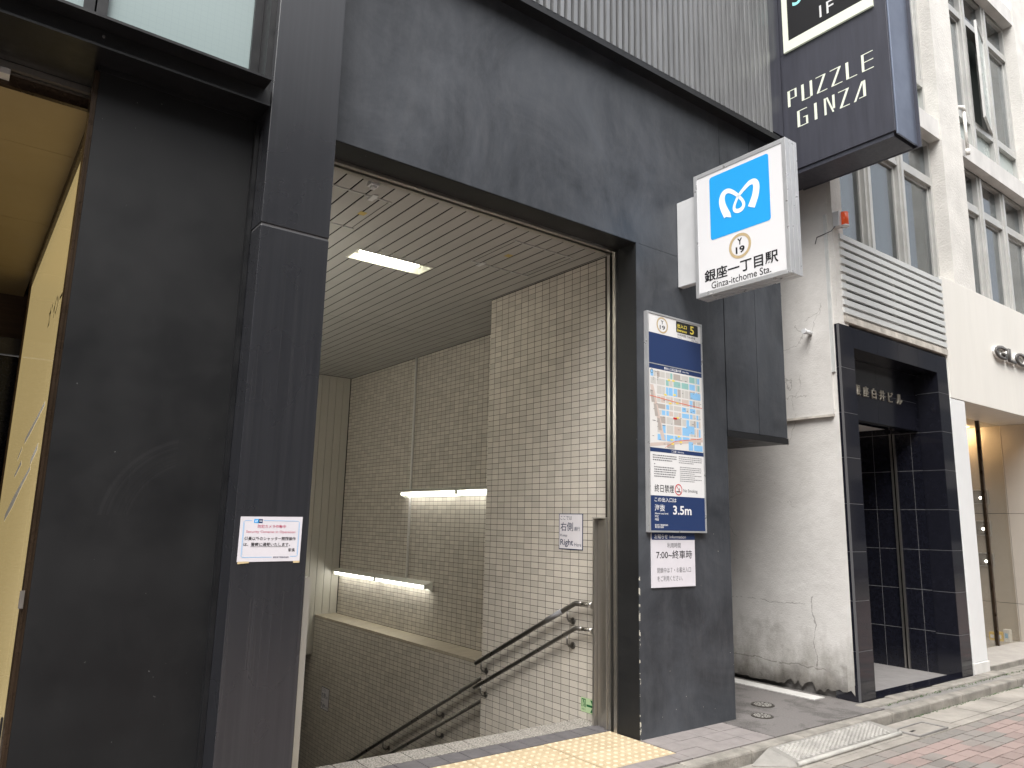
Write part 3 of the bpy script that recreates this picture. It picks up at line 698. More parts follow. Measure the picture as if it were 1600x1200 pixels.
# pier to the right of the stairs and the lintel over them
bx('pier', 'black_paint', bb, 3.885, 4.906, 0, .205, -.02, 3.489)
MB().box(3.96, 4.906, .207, 1.94, -.02, 3.6).build('pier_return', 'black_paint', bb)
bx('lintel_wall', 'black_paint', bb, 1.2, 4.915, 0, .205, 3.491, 4.95)
bx('building_mass', 'black_matte', bb, -3, 5.74, .36, 7, 3.66, 12)
bx('reveal_lining', 'black_sheet', bb, 3.882, 3.8848, .004, .204, 0, 3.4865); bx('reveal_lining', 'black_sheet', bb, 1.42, 3.8845, .004, .204, 3.487, 3.4908)
# block of flush panels hanging over the side passage
MB().box(4.920, 5.338, .0, .05, 2.172, 4.95).build('overhang_panel', 'black_paint', bb); MB().box(5.345, 5.742, .0, .05, 2.172, 4.95).build('overhang_panel', 'black_paint', bb)
bx('overhang_core', 'black_matte', bb, 4.91, 5.738, .051, .62, 2.135, 4.95)
bx('overhang_edge', 'dark_trim', bb, 4.909, 5.745, -.006, .045, 2.118, 2.168); bx('overhang_soffit', 'dark_trim', bb, 4.909, 5.742, .046, .60, 2.120, 2.134)
# ledge below the corrugated sheet
bx('drip_ledge', 'dark_trim', bb, 1.2, 5.66, -.112, -.0005, 4.895, 4.915); bx('drip_lip', 'dark_trim', bb, 1.2, 5.66, -.118, -.1125, 4.872, 4.925)
b = MB(); x = 1.2; n = 0; pitch = .064
while x < 5.52:
    for (dx_, dy) in ((0, 0), (.016, 0), (.024, -.034), (.056, -.034)):
        b.v += [(x+dx_, -.088+dy, 4.918), (x+dx_, -.088+dy, 10.0)]; n += 1
    x += pitch
for k in range(n-1): b.f.append((2*k, 2*k+2, 2*k+3, 2*k+1)); b.mi.append(0); b.sm.append(False)
b.build('corrugated_cladding', 'corrugated', bb)
bx('corner_trim', 'sign_navy', bb, 5.53, 5.745, -.10, .30, 4.96, 10)
bx('cladding_back', 'black_matte', bb, 1.2, 5.52, -.06, .36, 4.952, 10)
# shutter guides round the opening
sg = empty('shutter_guide', (2.7, .27, 3.45), parent=bb)
for (ya, yb, za, zb, mt) in ((.207, .238, 3.470, 3.52, 'stainless'), (.238, .275, 3.500, 3.54, 'black_matte'), (.275, .312, 3.474, 3.52, 'stainless'), (.312, .35, 3.492, 3.53, 'stainless')):
    bx('guide_lip' if mt != 'black_matte' else 'slot', mt, sg, 1.42, 3.94, ya, yb, za, zb)
for (ya, yb, xa, mt) in ((.207, .238, 3.872, 'stainless'), (.238, .272, 3.90, 'black_matte'), (.272, .300, 3.876, 'stainless')):
    bx('guide_lip' if mt != 'black_matte' else 'slot', mt, sg, xa, 3.96, ya, yb, 0, 3.469)
bx('wall_edge_strip', 'stainless', sg, 3.93, 3.96, .301, .333, 0, 3.469)
MB().box(1.86, 1.92, .315, .375, 3.462, 3.492).box(1.875, 1.905, .325, .365, 3.445, 3.462).build('sensor', 'alu_white', sg)
# stainless box post at the foot of the rails
po = empty('steel_post', (3.91, .36, 0), 'brushed stainless box post standing against the tiled wall at the stair head', 'post')
MB().box(3.868, 3.944, .302, .325, 0, 1.445).box(3.868, 3.944, .43, .45, 0, 1.445).box(3.90, 3.944, .326, .429, 0, 1.44).build('body', 'stainless', po, bevel=.003)
MB().box(3.862, 3.944, .298, .455, 1.446, 1.456).build('cap', 'stainless', po, bevel=.002)
ep = empty('end_post', (1.62, .35, 0), 'narrow cream edge post with a rounded top beside the steel pilaster at the stairs', 'post')
b = MB(); b.prism([(1.607, -.01), (1.640, -.01)] + arc(1.6235, 1.075, .0165, 0, math.pi, 8), 1, .30, .42); b.build('post_body', 'wall_metal', ep)
# steel-clad pilaster
pil = empty('pilaster', (1.24, -.08, 0), parent=bb)
bx('upper_cladding', 'dark_steel', pil, 1.062, 1.416, -.172, .20, 2.836, 10, .003); bx('lower_cladding', 'dark_steel', pil, 1.062, 1.416, -.172, .20, -.02, 2.822, .003)
bx('joint_strip', 'joint_grey', pil, 1.066, 1.412, -.167, .20, 2.8225, 2.8355)
bx('pilaster_core', 'black_matte', pil, 1.075, 1.41, .201, .36, -.02, 10)
# left bay: black sheet, soffit, canopy beam, windows
bx('black_panel', 'black_sheet', bb, .322, 1.0605, .015, .12, -.02, 3.462)
bx('panel_header', 'dark_trim', bb, .312, 1.0605, .006, .0145, 3.438, 3.463)
bx('panel_edge', 'dark_trim', bb, 1.040, 1.0605, -.02, .0145, -.02, 3.437)
bx('soffit', 'dark_trim', bb, -6, 1.0605, -.149, .24, 3.464, 3.50)
cb = empty('canopy_beam', (-2, -.2, 3.5), parent=bb)
bx('top_flange', 'dark_trim', cb, -6, 1.03, -.25, -.10, 3.548, 3.561); bx('web', 'dark_trim', cb, -6, 1.06, -.150, -.135, 3.470, 3.547); bx('bottom_flange', 'dark_trim', cb, -6, 1.06, -.163, -.12, 3.458, 3.4695)
for xx in (.30,): MB().tube([(xx, -.15, 3.515), (xx, -.16, 3.515)], .006, 8).build('bolt', 'joint_grey', cb)
def win(x0, x1, z0, z1, y, fr, pane, parent, fw_=.03, name='window'):
    e = empty(name, ((x0+x1)/2, y, z0), parent=parent)
    MB().box(x0, x0+fw_, y-.03, y+.03, z0, z1).box(x1-fw_, x1, y-.03, y+.03, z0, z1).box(x0+fw_, x1-fw_, y-.03, y+.03, z0, z0+fw_).box(x0+fw_, x1-fw_, y-.03, y+.03, z1-fw_, z1).build('frame', fr, e)
    bx('pane', pane, e, x0+fw_, x1-fw_, y-.006, y+.006, z0+fw_, z1-fw_); return e
win(.27, 1.03, 3.563, 6.2, .03, 'dark_trim', 'frosted_glass', bb, .045); win(-2.2, .262, 3.563, 6.2, .03, 'dark_trim', 'frosted_glass', bb, .045)
win(-2.2, 1.03, 6.21, 9.8, .03, 'dark_trim', 'frosted_glass', bb, .045)
bx('window_jamb', 'dark_trim', bb, 1.031, 1.0615, -.12, .12, 3.562, 10)
bx('bay_core', 'black_matte', bb, -6, 1.06, .125, .355, 3.563, 10)
bx('bay_core', 'black_matte', bb, .372, 1.06, .121, .36, -.02, 3.462)

# ---------------- shop entrance to the left of the black sheet
sh = empty('shopfront', (.2, 1.5, 0), 'warmly lit shop entrance with a yellow backlit glass side wall at the left', 'shopfront')
STREAKS = [[(.905, 1.960), (.905, 1.985), (1.62, 1.90), (1.95, 1.86), (1.95, 1.825), (1.62, 1.86)], [(2.1, 1.80), (2.1, 1.825), (2.38, 1.765), (2.38, 1.74)], [(1.95, 1.70), (2.0, 1.73), (2.45, 1.65), (2.40, 1.63)], [(1.25, 1.635), (1.25, 1.66), (1.65, 1.60), (2.25, 1.50), (2.85, 1.38), (2.85, 1.33), (2.25, 1.43), (1.65, 1.56)], [(.98, 1.73), (.98, 1.77), (1.30, 1.70), (1.30, 1.66)]]
gw = empty('glass_wall', (.36, 1.8, 0), parent=sh)
ys = [.20, 1.035, 2.36, 3.70]
for k in range(3): bx('glass_panel', 'yellow_glass', gw, .352, .368, ys[k]+.0012, ys[k+1]-.0012, .30, 3.30)
bx('top_track', 'bronze', gw, .335, .372, .20, 3.74, 3.301, 3.372); bx('bottom_track', 'bronze', gw, .345, .372, .20, 3.74, 0, .299); bx('end_frame', 'bronze', gw, .338, .375, 3.701, 3.78, 0, 3.372)
text(gw, 'lettering', 'カ゛イン ー タ', 'ink', 'S', .3505, 1.425, .602, 2.475, 2.61, .03)
for q_ in STREAKS: shape(gw, 'pale_streak', 'glass_streak', 'S', .3512, [q_])  # pale, slightly emissive streaks laid on the yellow glass
jb = empty('door_jamb', (.34, .16, 0), parent=sh)
bx('jamb_strip', 'bronze', jb, .300, .3215, .022, .118, -.02, 3.44); bx('jamb_strip', 'dark_trim', jb, .3215, .347, .121, .15, -.02, 3.44); bx('jamb_strip', 'bronze', jb, .338, .352, .1505, .199, -.02, 3.37); bx('jamb_bead', 'bronze', jb, .306, .310, .0175, .0215, -.02, 3.37)
MB().box(.288, .304, .008, .0215, 1.02, 1.09).build('latch_keep', 'stainless', jb); MB().box(.284, .2918, .03, .05, .42, .60).build('hinge', 'dark_trim', jb)
bx('header', 'bronze', sh, -6, .3705, .30, .33, 3.373, 3.463)
sr = empty('shutter_rail', (-1, .25, 3.44), parent=sh)
bx('rail_lip', 'stainless', sr, -6, .316, .245, .268, 3.432, 3.463); bx('rail_lip', 'stainless', sr, -6, .316, .280, .297, 3.426, 3.463); bx('rail_slot', 'black_matte', sr, -6, .316, .2685, .2795, 3.446, 3.463)
MB().box(-.055, -.015, .235, .305, 3.395, 3.424).build('end_stop', 'alu_white', sr)
x = .334
for k in range(6):
    xa = x-1.2
    for (ya, yb) in ((.332, .93), (.934, 2.2), (2.204, 3.47), (3.474, 4.40)): bx('ceiling_panel', 'shop_ceiling', sh, xa+.002, x, ya, yb, 3.373, 3.39)
    x = xa
bx('rear_wall', 'wood_dark', sh, -6, .38, 4.402, 4.45, 2.95, 3.42); bx('rear_lintel', 'dark_steel', sh, -6, .38, 4.30, 4.40, 2.80, 2.95)
bx('rear_door', 'granite_in', sh, -6, .38, 4.36, 4.40, 0, 2.795); bx('roof_back', 'black_matte', sh, -6, 1.0, .335, 5, 3.40, 3.44)
bx('shop_pavement', 'paving', sh, -8, .36, .0, 4.36, -.02, -.002)
for k, (xx, yy) in enumerate(((-.55, 1.55), (-.55, 2.9))):
    MB().tube([(xx, yy, 3.3715), (xx, yy, 3.3745)], .05, 16).build('downlight', 'warm_lamp', sh)
bx('side_wall', 'shop_ceiling', sh, -3.1, -3.0, .2, 4.4, 0, 3.37)

# ================================================================== WHITE BUILDING TO THE RIGHT
wb = empty('white_building', (8, 2, 0), 'white stuccoed office building with tall steel windows beside the side passage', 'building')
YF = -.245
b = MB(); b.box(6.24, 6.31, -.20, 8, .13, 12)
# ragged broken foot of the stucco wall
sw = b.build('side_wall', 'white_stucco', wb)
b = MB(); y = -.20
bot = [(y_, .022+(.075*random.random() if y_ < .45 else .02*random.random())) for y_ in [(-.2+.035*k) for k in range(150)]]
poly = [(-.2, .8)] + [] 
fb = MB()
for k in range(len(bot)-1):
    (ya, za), (yb_, zb) = bot[k], bot[k+1]
    fb.quad((6.2385, ya, za), (6.2385, yb_, zb), (6.2385, yb_, .45), (6.2385, ya, .45))
tag(fb.build('broken_render', 'white_stucco', wb))
bx('foot_core', 'concrete', wb, 6.285, 6.33, -.19, 8, -.02, .129)
bx('render_panel', 'white_stucco', wb, 6.219, 6.2395, -.165, 3.2, 2.42, 4.30); bx('panel_drip', 'slat_dirty', wb, 6.208, 6.238, -.16, 1.2, 2.398, 2.418)
bx('panel_trim', 'slat', wb, 6.222, 6.2395, -.195, -.1655, 2.80, 4.30)
# stucco pilasters between the windows
PX = [(6.24, 6.42), (8.78, 9.336), (11.62, 12.2)]
bx('window_pilaster', 'stucco', wb, 6.243, 6.42, YF, .1, 3.245, 12); bx('window_pilaster', 'stucco', wb, 8.78, 9.336, YF, .1, 4.14, 12); bx('window_pilaster', 'stucco', wb, 11.60, 12.2, YF, .1, 2.9, 12)
bx('core', 'interior_dark', wb, 6.32, 16, 1.2, 8, 0, 12)
bx('side_lining', 'interior_grey', wb, 6.32, 6.40, .11, 1.19, 3.3, 12)
slabs = [(3.30, 3.45), (5.935, 6.175), (8.73, 8.97)]
bays = [(6.42, 8.78), (9.336, 11.60)]
for (za, zb) in slabs:
    for (xa, xb) in bays: bx('floor_slab', 'white_slab', wb, xa, xb, -.225, -.105, za, zb); bx('floor_core', 'interior_grey', wb, xa-.1, xb+.1, .105, 1.19, za, zb)
def bay_window(xa, xb, z0, z1, opened=False, blinds=False, parent=wb):
    """three tall lights: frosted foot pane, transom, clear pane, transom, top pane"""
    y = -.05; e = empty('window', ((xa+xb)/2, y, z0), parent=parent)
    zr = z0+.52; zt = z1-.50; mw = .075; n = 3; w = (xb-xa-2*.05)/n
    fr = MB()
    fr.box(xa, xa+.05, y-.05, y+.05, z0, z1).box(xb-.05, xb, y-.05, y+.05, z0, z1).box(xa+.05, xb-.05, y-.045, y+.05, z0, z0+.045).box(xa+.05, xb-.05, y-.045, y+.05, z1-.045, z1)
    fr.build('frame', 'win_frame', e)
    for k in range(1, n):
        xm = xa+.05+k*w
        MB().box(xm-.07, xm+.07, y-.065, y+.05, z0+.046, z1-.046).box(xm-.025, xm+.025, y-.085, y-.0655, z0+.046, z1-.046).build('mullion', 'win_frame', e)
    for k in range(n):
        a_ = xa+.05+k*w + (.071 if k else .001); c_ = xa+.05+(k+1)*w - (.071 if k < n-1 else .001)
        for zz in (zr, zt): MB().box(a_, c_, y-.06, y+.04, zz-.06, zz-.006).box(a_, c_, y-.05, y+.04, zz-.004, zz+.05).build('transom', 'win_frame', e)
        bx('pane', 'frost_pale', e, a_, c_, y-.004, y+.004, z0+.046, zr-.061)
        bx('pane', 'glass', e, a_, c_, y-.004, y+.004, zt+.051, z1-.046)
        za, zb = zr+.051, zt-.061
        sf = .035
        if opened and k == 1:
            th = R(13); ox = c_; ww = c_-a_
            sash = empty('open_sash', (ox, y-.05, za), parent=e)
            def pt(u, d, z): return (ox-u*math.cos(th)-d*math.sin(th), y-.05-u*math.sin(th)+d*math.cos(th), z)
            def sb(bm_, u0, u1, d0, d1, z0_, z1_):
                i = len(bm_.v); bm_.v += [pt(u0, d0, z0_), pt(u1, d0, z0_), pt(u1, d1, z0_), pt(u0, d1, z0_), pt(u0, d0, z1_), pt(u1, d0, z1_), pt(u1, d1, z1_), pt(u0, d1, z1_)]
                for f in ((0, 3, 2, 1), (4, 5, 6, 7), (0, 1, 5, 4), (1, 2, 6, 5), (2, 3, 7, 6), (3, 0, 4, 7)): bm_.f.append(tuple(i+q for q in f)); bm_.mi.append(0); bm_.sm.append(False)
            f2 = MB(); sb(f2, 0, sf, -.015, .015, za, zb); sb(f2, ww-sf, ww, -.015, .015, za, zb); sb(f2, sf, ww-sf, -.015, .015, za, za+sf); sb(f2, sf, ww-sf, -.015, .015, zb-sf, zb)
            o = f2.build('sash_frame', 'win_frame', e); f3 = MB(); sb(f3, sf, ww-sf, -.003, .003, za+sf, zb-sf); f3.build('sash_pane', 'frost_pale', e)
            bpy.data.objects.remove(sash)
            bx('sash_lining', 'win_frame', e, a_, a_+.03, y-.03, y+.03, za, zb)
        else:
            MB().box(a_, a_+sf, y-.022, y+.022, za, zb).box(c_-sf, c_, y-.022, y+.022, za, zb).box(a_+sf, c_-sf, y-.022, y+.022, za, za+sf).box(a_+sf, c_-sf, y-.022, y+.022, zb-sf, zb).build('sash', 'win_frame', e)
            bx('pane', 'glass', e, a_+sf, c_-sf, y-.004, y+.004, za+sf, zb-sf)
        if blinds and k == 1:
            zz = z0+.3; m = MB()
            while zz < z1-.15:
                m.quad((a_-.03, .10, zz), (c_+.03, .10, zz), (c_+.03, .155, zz+.05), (a_-.03, .155, zz+.05)); zz += .075
            m.build('blind', 'blind', e)
        else:
            m = MB(); nn_ = 14
            for q in range(nn_):
                u = a_-.02+(c_-a_+.04)*q/nn_; u2 = a_-.02+(c_-a_+.04)*(q+1)/nn_; d1, d2 = .16+.02*math.sin(q*2.1+k), .16+.02*math.sin((q+1)*2.1+k)
                m.quad((u, d1, z0+.1), (u2, d2, z0+.1), (u2, d2, z1-.05), (u, d1, z1-.05))
            m.build('curtain', 'curtain' if (k + int(xa)) % 2 == 0 else 'interior_grey', e)
    return e
bay_window(6.42, 8.78, 3.452, 5.933, blinds=True); bay_window(9.336, 11.60, 3.452, 5.933)
bay_window(6.42, 8.78, 6.177, 8.728); bay_window(9.336, 11.60, 6.177, 8.728, opened=True)
bay_window(6.42, 8.78, 8.972, 11.8); bay_window(9.336, 11.60, 8.972, 11.8)
for (xa, xb) in bays: bx('room_back', 'interior_dark', wb, xa, xb, .9, 1.19, 3.452, 11.8)
# dark panel in the window; mirrored letters painted as the shop sign's reflection
ps = empty('reflection_panel', (10.6, .05, 4.4), 'dark panel with mirrored shop letters painted as a reflection, in the window over the fascia', 'painted reflection')
bx('sheet', 'sign_navy', ps, 10.02, 10.74, .012, .016, 4.15, 4.78)
text(ps, 'lettering', 'GL', 'print_white', 'F', .011, 10.10, 10.62, 4.50, 4.60, .0, mirror=True)
dp = empty('drain_pipe', (9.41, -.26, 6.1), 'short white drain pipe fixed on the stucco pilaster edge beside the slab', 'pipe')
MB().tube([(9.40, -.28, 5.98), (9.40, -.28, 6.52)], .019, 10).build('pipe', 'stucco', dp); MB().tube([(9.40, -.28, 6.50), (9.40, -.28, 6.56), (9.36, -.2, 6.58)], .025, 10).build('elbow', 'stucco', dp); MB().tube([(9.40, -.28, 5.93), (9.40, -.28, 6.0)], .026, 10).build('collar', 'stucco', dp)
# pale building beyond
nb = empty('neighbour_building', (14, 0, 0), 'white clad neighbouring building at the far right edge', 'building')
bx('wall', 'white_slab', nb, 12.203, 20, -.27, 6, 4.2, 12)
bx('lower_wall', 'white_slab', nb, 13.02, 20, -.25, 6, 0, 4.19)
for k in range(28): bx('cladding_board', 'fascia_white', nb, 12.203, 20, -.30, -.2705, 4.3+k*.27, 4.3+k*.27+.26)

# louvre screen over the granite entrance
lv = empty('louvre_screen', (7.4, -.25, 3.3), 'white horizontal louvre screen of ten slats over the black granite entrance', 'louvre')
H0, H1 = 3.345, 4.14; n = 10; pt_ = (H1-H0)/n
for k in range(n):
    z = H0+k*pt_
    MB().box(6.335, 8.41, -.262, -.232, z+.014, z+.014+.050).build('slat', 'slat', lv)
for xx in (6.325, 7.35, 8.395): bx('upright', 'slat_dirty', lv, xx, xx+.03, -.2315, -.20, 3.30, 4.14)
bx('back_panel', 'interior_dark', lv, 6.33, 8.41, -.17, -.16, 3.30, 4.14)
bx('bottom_rail', 'slat_dirty', lv, 6.345, 8.41, -.262, -.20, 3.275, 3.335)

# black granite portal: leg and lintel tiles, one by one
gp = empty('granite_portal', (7.3, -.2, 0), 'black polished granite portal round the recessed building entrance', 'portal')
X0, X1, XI0, XI1, ZT, ZI = 6.245, 8.385, 6.483, 8.145, 3.245, 3.052
bx('portal_core', 'granite_joint', gp, X0+.004, XI0-.004, YF+.0015, -.03, 0, ZT-.003); bx('portal_core', 'granite_joint', gp, XI1+.0015, X1-.004, YF+.0015, -.03, 0, ZT-.003); bx('portal_core', 'granite_joint', gp, XI0-.004, XI1+.004, YF+.0015, -.012, ZI+.0015, ZT-.003)
zs = [0, .403, .813, 1.222, 1.63, 2.032, 2.432, 2.843, ZT]
for i in range(len(zs)-1):
    for (xa, xb) in ((X0, XI0), (XI1, X1)): bx('granite_tile', 'granite', gp, xa, xb, YF, YF+.22, zs[i]+.0022, zs[i+1]-.0022)
xl = [XI0, 6.57, 6.92, 7.32, 7.735, XI1]
for i in range(len(xl)-1): bx('granite_tile', 'granite', gp, xl[i]+.0015, xl[i+1]-.0015, YF, YF+.235, ZI, ZT-.0015)
bx('corner_bead', 'joint_grey', gp, X0-.004, X0-.0005, YF-.002, YF+.02, 0, ZT)
# recess walls
yj = [-.024, .08, .285, .492, .70, 1.1, 1.5, 1.9]
zj = [0, .416, .818, 1.22, 1.63, 2.035, 2.435, 2.838, ZI]
bx('recess_core', 'granite_joint', gp, 8.1512, 8.23, -.02, 1.95, 0, ZI)
for i in range(len(yj)-1):
    for k in range(len(zj)-1): bx('granite_tile', 'granite_in', gp, 8.150, 8.158, yj[i]+.002, yj[i+1]-.002, zj[k]+.0025, zj[k+1]-.0025)
bx('recess_left', 'granite_in', gp, 6.40, 6.478, -.02, 1.95, 0, ZI); bx('recess_back', 'granite_in', gp, 6.4, 8.2, 1.95, 2.0, 0, ZI)
MB().box(8.128, 8.150, .245, .262, .02, 2.44).box(8.128, 8.150, .282, .299, .02, 2.44).build('steel_strip', 'stainless', gp); bx('strip_slot', 'black_matte', gp, 8.140, 8.1498, .2625, .2815, .02, 2.44)
xf = [6.483, 6.83, 7.237+.09, 7.75, 8.149]
for i in range(len(xf)-1):
    for (za, zb) in ((2.452, 2.748), (2.751, 3.050)): bx('granite_tile', 'granite_in', gp, xf[i]+.0015, xf[i+1]-.0015, -.006, .02, za, zb)
bx('fascia_core', 'granite_joint', gp, 6.483, 8.149, -.0045, .10, 2.458, 3.05); bx('fascia_bottom', 'granite_in', gp, 6.483, 8.149, .0205, .12, 2.44, 2.4575)
bx('lobby_ceiling', 'white_plain', gp, 6.48, 8.15, .121, 1.95, 2.50, 2.53); bx('soffit', 'granite_in', gp, 6.484, 8.144, -.008, -.0075, 3.04, 3.051)
for ch_, xa_, xb_ in (('銀', 6.885, 6.99), ('座', 7.043, 7.145), ('白', 7.212, 7.295), ('井', 7.362, 7.470), ('ビ', 7.538, 7.632), ('ル', 7.715, 7.825)): text(gp, 'letter', ch_, 'letter_gold', 'F', -.018, xa_, xb_, 2.695, 2.80, .012, .011)
bx('lobby_floor', 'lobby_floor', gp, 6.48, 8.15, -.10, 1.95, -.02, .012)
for k in range(4): bx('threshold_rail', 'granite_in', gp, 6.485, 8.142, -.243+k*.036, -.243+k*.036+.032, -.02, .014-.002*(k % 2))
# small bits on the white wall
bc = empty('beacon_lamp', (6.3, -.28, 4.2), 'small orange beacon lamp in a white holder at the corner above the louvres', 'beacon')
MB().box(6.245, 6.325, -.31, -.246, 4.16, 4.31).build('holder', 'alu_white', bc, bevel=.006); MB().tube([(6.315, -.325, 4.175), (6.315, -.325, 4.30)], .034, 14).build('lens', 'orange', bc); MB().tube([(6.315, -.325, 4.160), (6.315, -.325, 4.1745)], .037, 14).build('collar', 'alu_white', bc)
sp = empty('pipe_stub', (6.2, 0, 3.19), 'short capped pipe stub sticking out of the white stucco side wall', 'pipe')
MB().tube([(6.22, .015, 3.195), (6.12, .015, 3.195)], .020, 12).build('pipe', 'alu_white', sp); MB().tube([(6.12, .015, 3.195), (6.10, .015, 3.195)], [.027, .024], 12).build('cap', 'alu_white', sp)
cw = empty('cable', (6.24, -.2, 4.15), 'thin dark cable looping from the beacon onto the white wall', 'cable')
MB().tube([(6.25, -.27, 4.17), (6.22, -.24, 4.12), (6.214, -.1, 4.10), (6.214, -.08, 4.04)], .004, 6).build('cable_run', 'joint_grey', cw)

# ---------------- shop with the white fascia
gs = empty('shopfront', (10, 0, 0), 'white shopfront with raised dark letters on its fascia and a tall glass front', 'shopfront')
bx('fascia', 'fascia_white', gs, 8.42, 13, YF-.004, .05, 2.818, 4.176, .004); bx('fascia_side', 'slat', gs, 8.400, 8.4195, -.235, .05, 2.80, 4.17)
bx('corner_column', 'column_white', gs, 8.41, 8.755, YF, .05, .12, 2.812, .004); bx('column_side', 'stainless', gs, 8.387, 8.409, -.235, .05, .12, 2.81)
bx('column_foot', 'white_slab', gs, 8.40, 8.762, YF-.012, .05, 0, .117, .004)
text(gs, 'lettering', 'GLOSS', 'letter_steel', 'F', YF-.052, 9.62, 11.05, 3.435, 3.60, .018, .02); text(gs, 'letter_backing', 'GLOSS', 'white_plain', 'F', YF-.030, 9.62, 11.05, 3.435, 3.60, .028, .025)
bx('soffit', 'fascia_white', gs, 8.756, 12, -.24, 2.2, 2.822, 2.85)
bx('floor', 'shop_floor', gs, 8.763, 13, -.235, 2.4, -.02, .055, .004); bx('floor_edge', 'kerb', gs, 8.763, 13, -.2355-.02, -.2355, -.02, .053)
ys = [-.24, .285, .80, 1.4, 2.2]; zz_ = [.056, .52, 1.66, 2.82]
for i in range(4):
    for k in range(3): bx('wall_panel', 'beige_wall', gs, 11.14, 11.16, ys[i]+.003, ys[i+1]-.003, zz_[k]+.003, zz_[k+1]-.003)
bx('panel_backing', 'interior_dark', gs, 11.1605, 11.3, -.24, 2.2, .056, 2.82)
bx('glass_pane', 'shop_glass', gs, 8.76, 10.44, .296, .304, .056, 2.82); bx('glass_pane', 'shop_glass', gs, 10.482, 11.138, .296, .304, .056, 2.82); bx('mullion', 'bronze', gs, 10.441, 10.481, .28, .32, .056, 2.82)
bx('side_return', 'beige_wall', gs, 8.763, 8.80, .052, 2.2, .056, 2.82); bx('back_wall', 'beige_wall', gs, 8.8, 11.14, 1.9, 1.95, .056, 2.82)
bx('bench', 'interior_dark', gs, 9.4, 10.9, .72, 1.2, .056, .30)
MB().tube([(10.95, .70, 2.819), (10.95, .70, 2.79)], .06, 14).build('downlight', 'shop_lamp', gs)
for (ya, yb, za, zb, lab) in ((.50, .685, 1.785, 1.975, 'topmost'), (.50, .685, 1.37, 1.565, 'middle'), (.50, .685, .97, 1.145, 'lowest')):
    e = empty('display_frame', (11.11, .59, za), 'grey lit display frame on the beige shop wall, %s of its column of three' % lab, 'display frame', 'lit display frames in the shop window')
    bx('frame_body', 'alu', e, 11.115, 11.139, ya, yb, za, zb); bx('picture', 'interior_dark', e, 11.111, 11.1148, ya+.012, yb-.012, za+.012, zb-.012)
    MB().tube([(11.10, ya+.09, zb-.11), (11.11, ya+.09, zb-.11)], .013, 10).build('spot', 'spot_lamp', e)
for k, (xx, yy, w_, h_, mt, lab) in enumerate(((10.92, .490, .08, .10, 'yellow_box', 'yellow carton on the shop floor behind the mullion'), (10.92, .405, .08, .11, 'yellow_box', 'yellow carton standing between a yellow and a white carton'), (10.92, .330, .07, .15, 'white_plain', 'white upright carton at the end of the row on the shop floor'))):
    e = empty('carton', (xx, yy, .056), lab, 'carton', 'cartons on the shop floor')
    MB().box(xx, xx+.08, yy, yy+w_-.003, .056, .056+h_).build('box_body', mt, e, bevel=.003); bx('box_label', 'print_white' if mt == 'yellow_box' else 'map_blue', e, xx-.0015, xx-.0002, yy+w_*.25, yy+w_*.75, .056+h_*.3, .056+h_*.7)

# ================================================================== SIGNS
# --- projecting station sign
XS = 4.31
ms = empty('station_sign', (4.39, -.6, 3.09), 'white projecting subway sign with blue square emblem and station name', 'sign')
MB().box(4.352, 4.41, -.205, -.001, 3.235, 3.935).build('bracket_box', 'alu_white', ms, bevel=.004)
MB().box(XS+.006, XS+.129, -1.0, -.215, 3.095, 4.06).build('body', 'alu_white', ms)
fr = MB(); o0, o1, h0, h1 = -1.006, -.209, 3.088, 4.068; wd = .032
for xa, xb in ((XS-.004, XS+.040), (XS+.046, XS+.090), (XS+.096, XS+.134)):
    for q in ((o0, o0+wd, h0, h1), (o1-wd, o1, h0, h1), (o0+wd, o1-wd, h0, h0+wd), (o0+wd, o1-wd, h1-wd, h1)): fr.box(xa, xb, *q)
fr.build('frame', 'alu', ms, bevel=.0015)
bx('face', 'face_white', ms, XS, XS+.005, o0+wd, o1-wd, h0+wd, h1-wd)
for yy in (-.86, -.34):
    MB().tube([(XS+.03, yy, 3.088), (XS+.03, yy, 3.076)], .012, 8).tube([(XS+.06, yy-.03, 3.088), (XS+.06, yy-.03, 3.078)], .010, 8).build('drain_fitting', 'alu', ms)
shape(ms, 'emblem_square', 'metro_blue', 'S', XS-.0012, [rrect(-.869, -.357, 3.505, 4.004, .022)])
# ribbon emblem: variable-width stroke
pts = [(-.517, 3.640, .043), (-.478, 3.728, .039), (-.468, 3.790, .036), (-.484, 3.832, .031), (-.522, 3.842, .026), (-.568, 3.815, .021), (-.612, 3.770, .017), (-.645, 3.725, .016), (-.655, 3.690, .018), (-.640, 3.666, .022), (-.612, 3.658, .023), (-.583, 3.667, .020), (-.572, 3.690, .017), (-.582, 3.725, .015), (-.612, 3.770, .016), (-.660, 3.808, .021), (-.710, 3.836, .026), (-.748, 3.832, .031), (-.764, 3.795, .036), (-.752, 3.725, .040), (-.716, 3.650, .044)]
def cr(p0, p1, p2, p3, t): return tuple(.5*((2*b_)+(-a_+c_)*t+(2*a_-5*b_+4*c_-d_)*t*t+(-a_+3*b_-3*c_+d_)*t**3) for a_, b_, c_, d_ in zip(p0, p1, p2, p3))
sm = []
for k in range(len(pts)-1):
    p = [pts[max(k-1, 0)], pts[k], pts[k+1], pts[min(k+2, len(pts)-1)]]
    sm += [cr(*p, t/5) for t in range(5)]
sm.append(pts[-1]); L = []; Rr = []
for k, (u, v, w_) in enumerate(sm):
    a_, c_ = sm[max(k-1, 0)], sm[min(k+1, len(sm)-1)]; d = Vector((c_[0]-a_[0], c_[1]-a_[1])).normalized(); nn_ = Vector((-d.y, d.x))
    L.append((u+nn_.x*w_*.70, v+nn_.y*w_*.70)); Rr.append((u-nn_.x*w_*.70, v-nn_.y*w_*.70))
L[0] = (L[0][0], 3.628); Rr[0] = (Rr[0][0], 3.650)
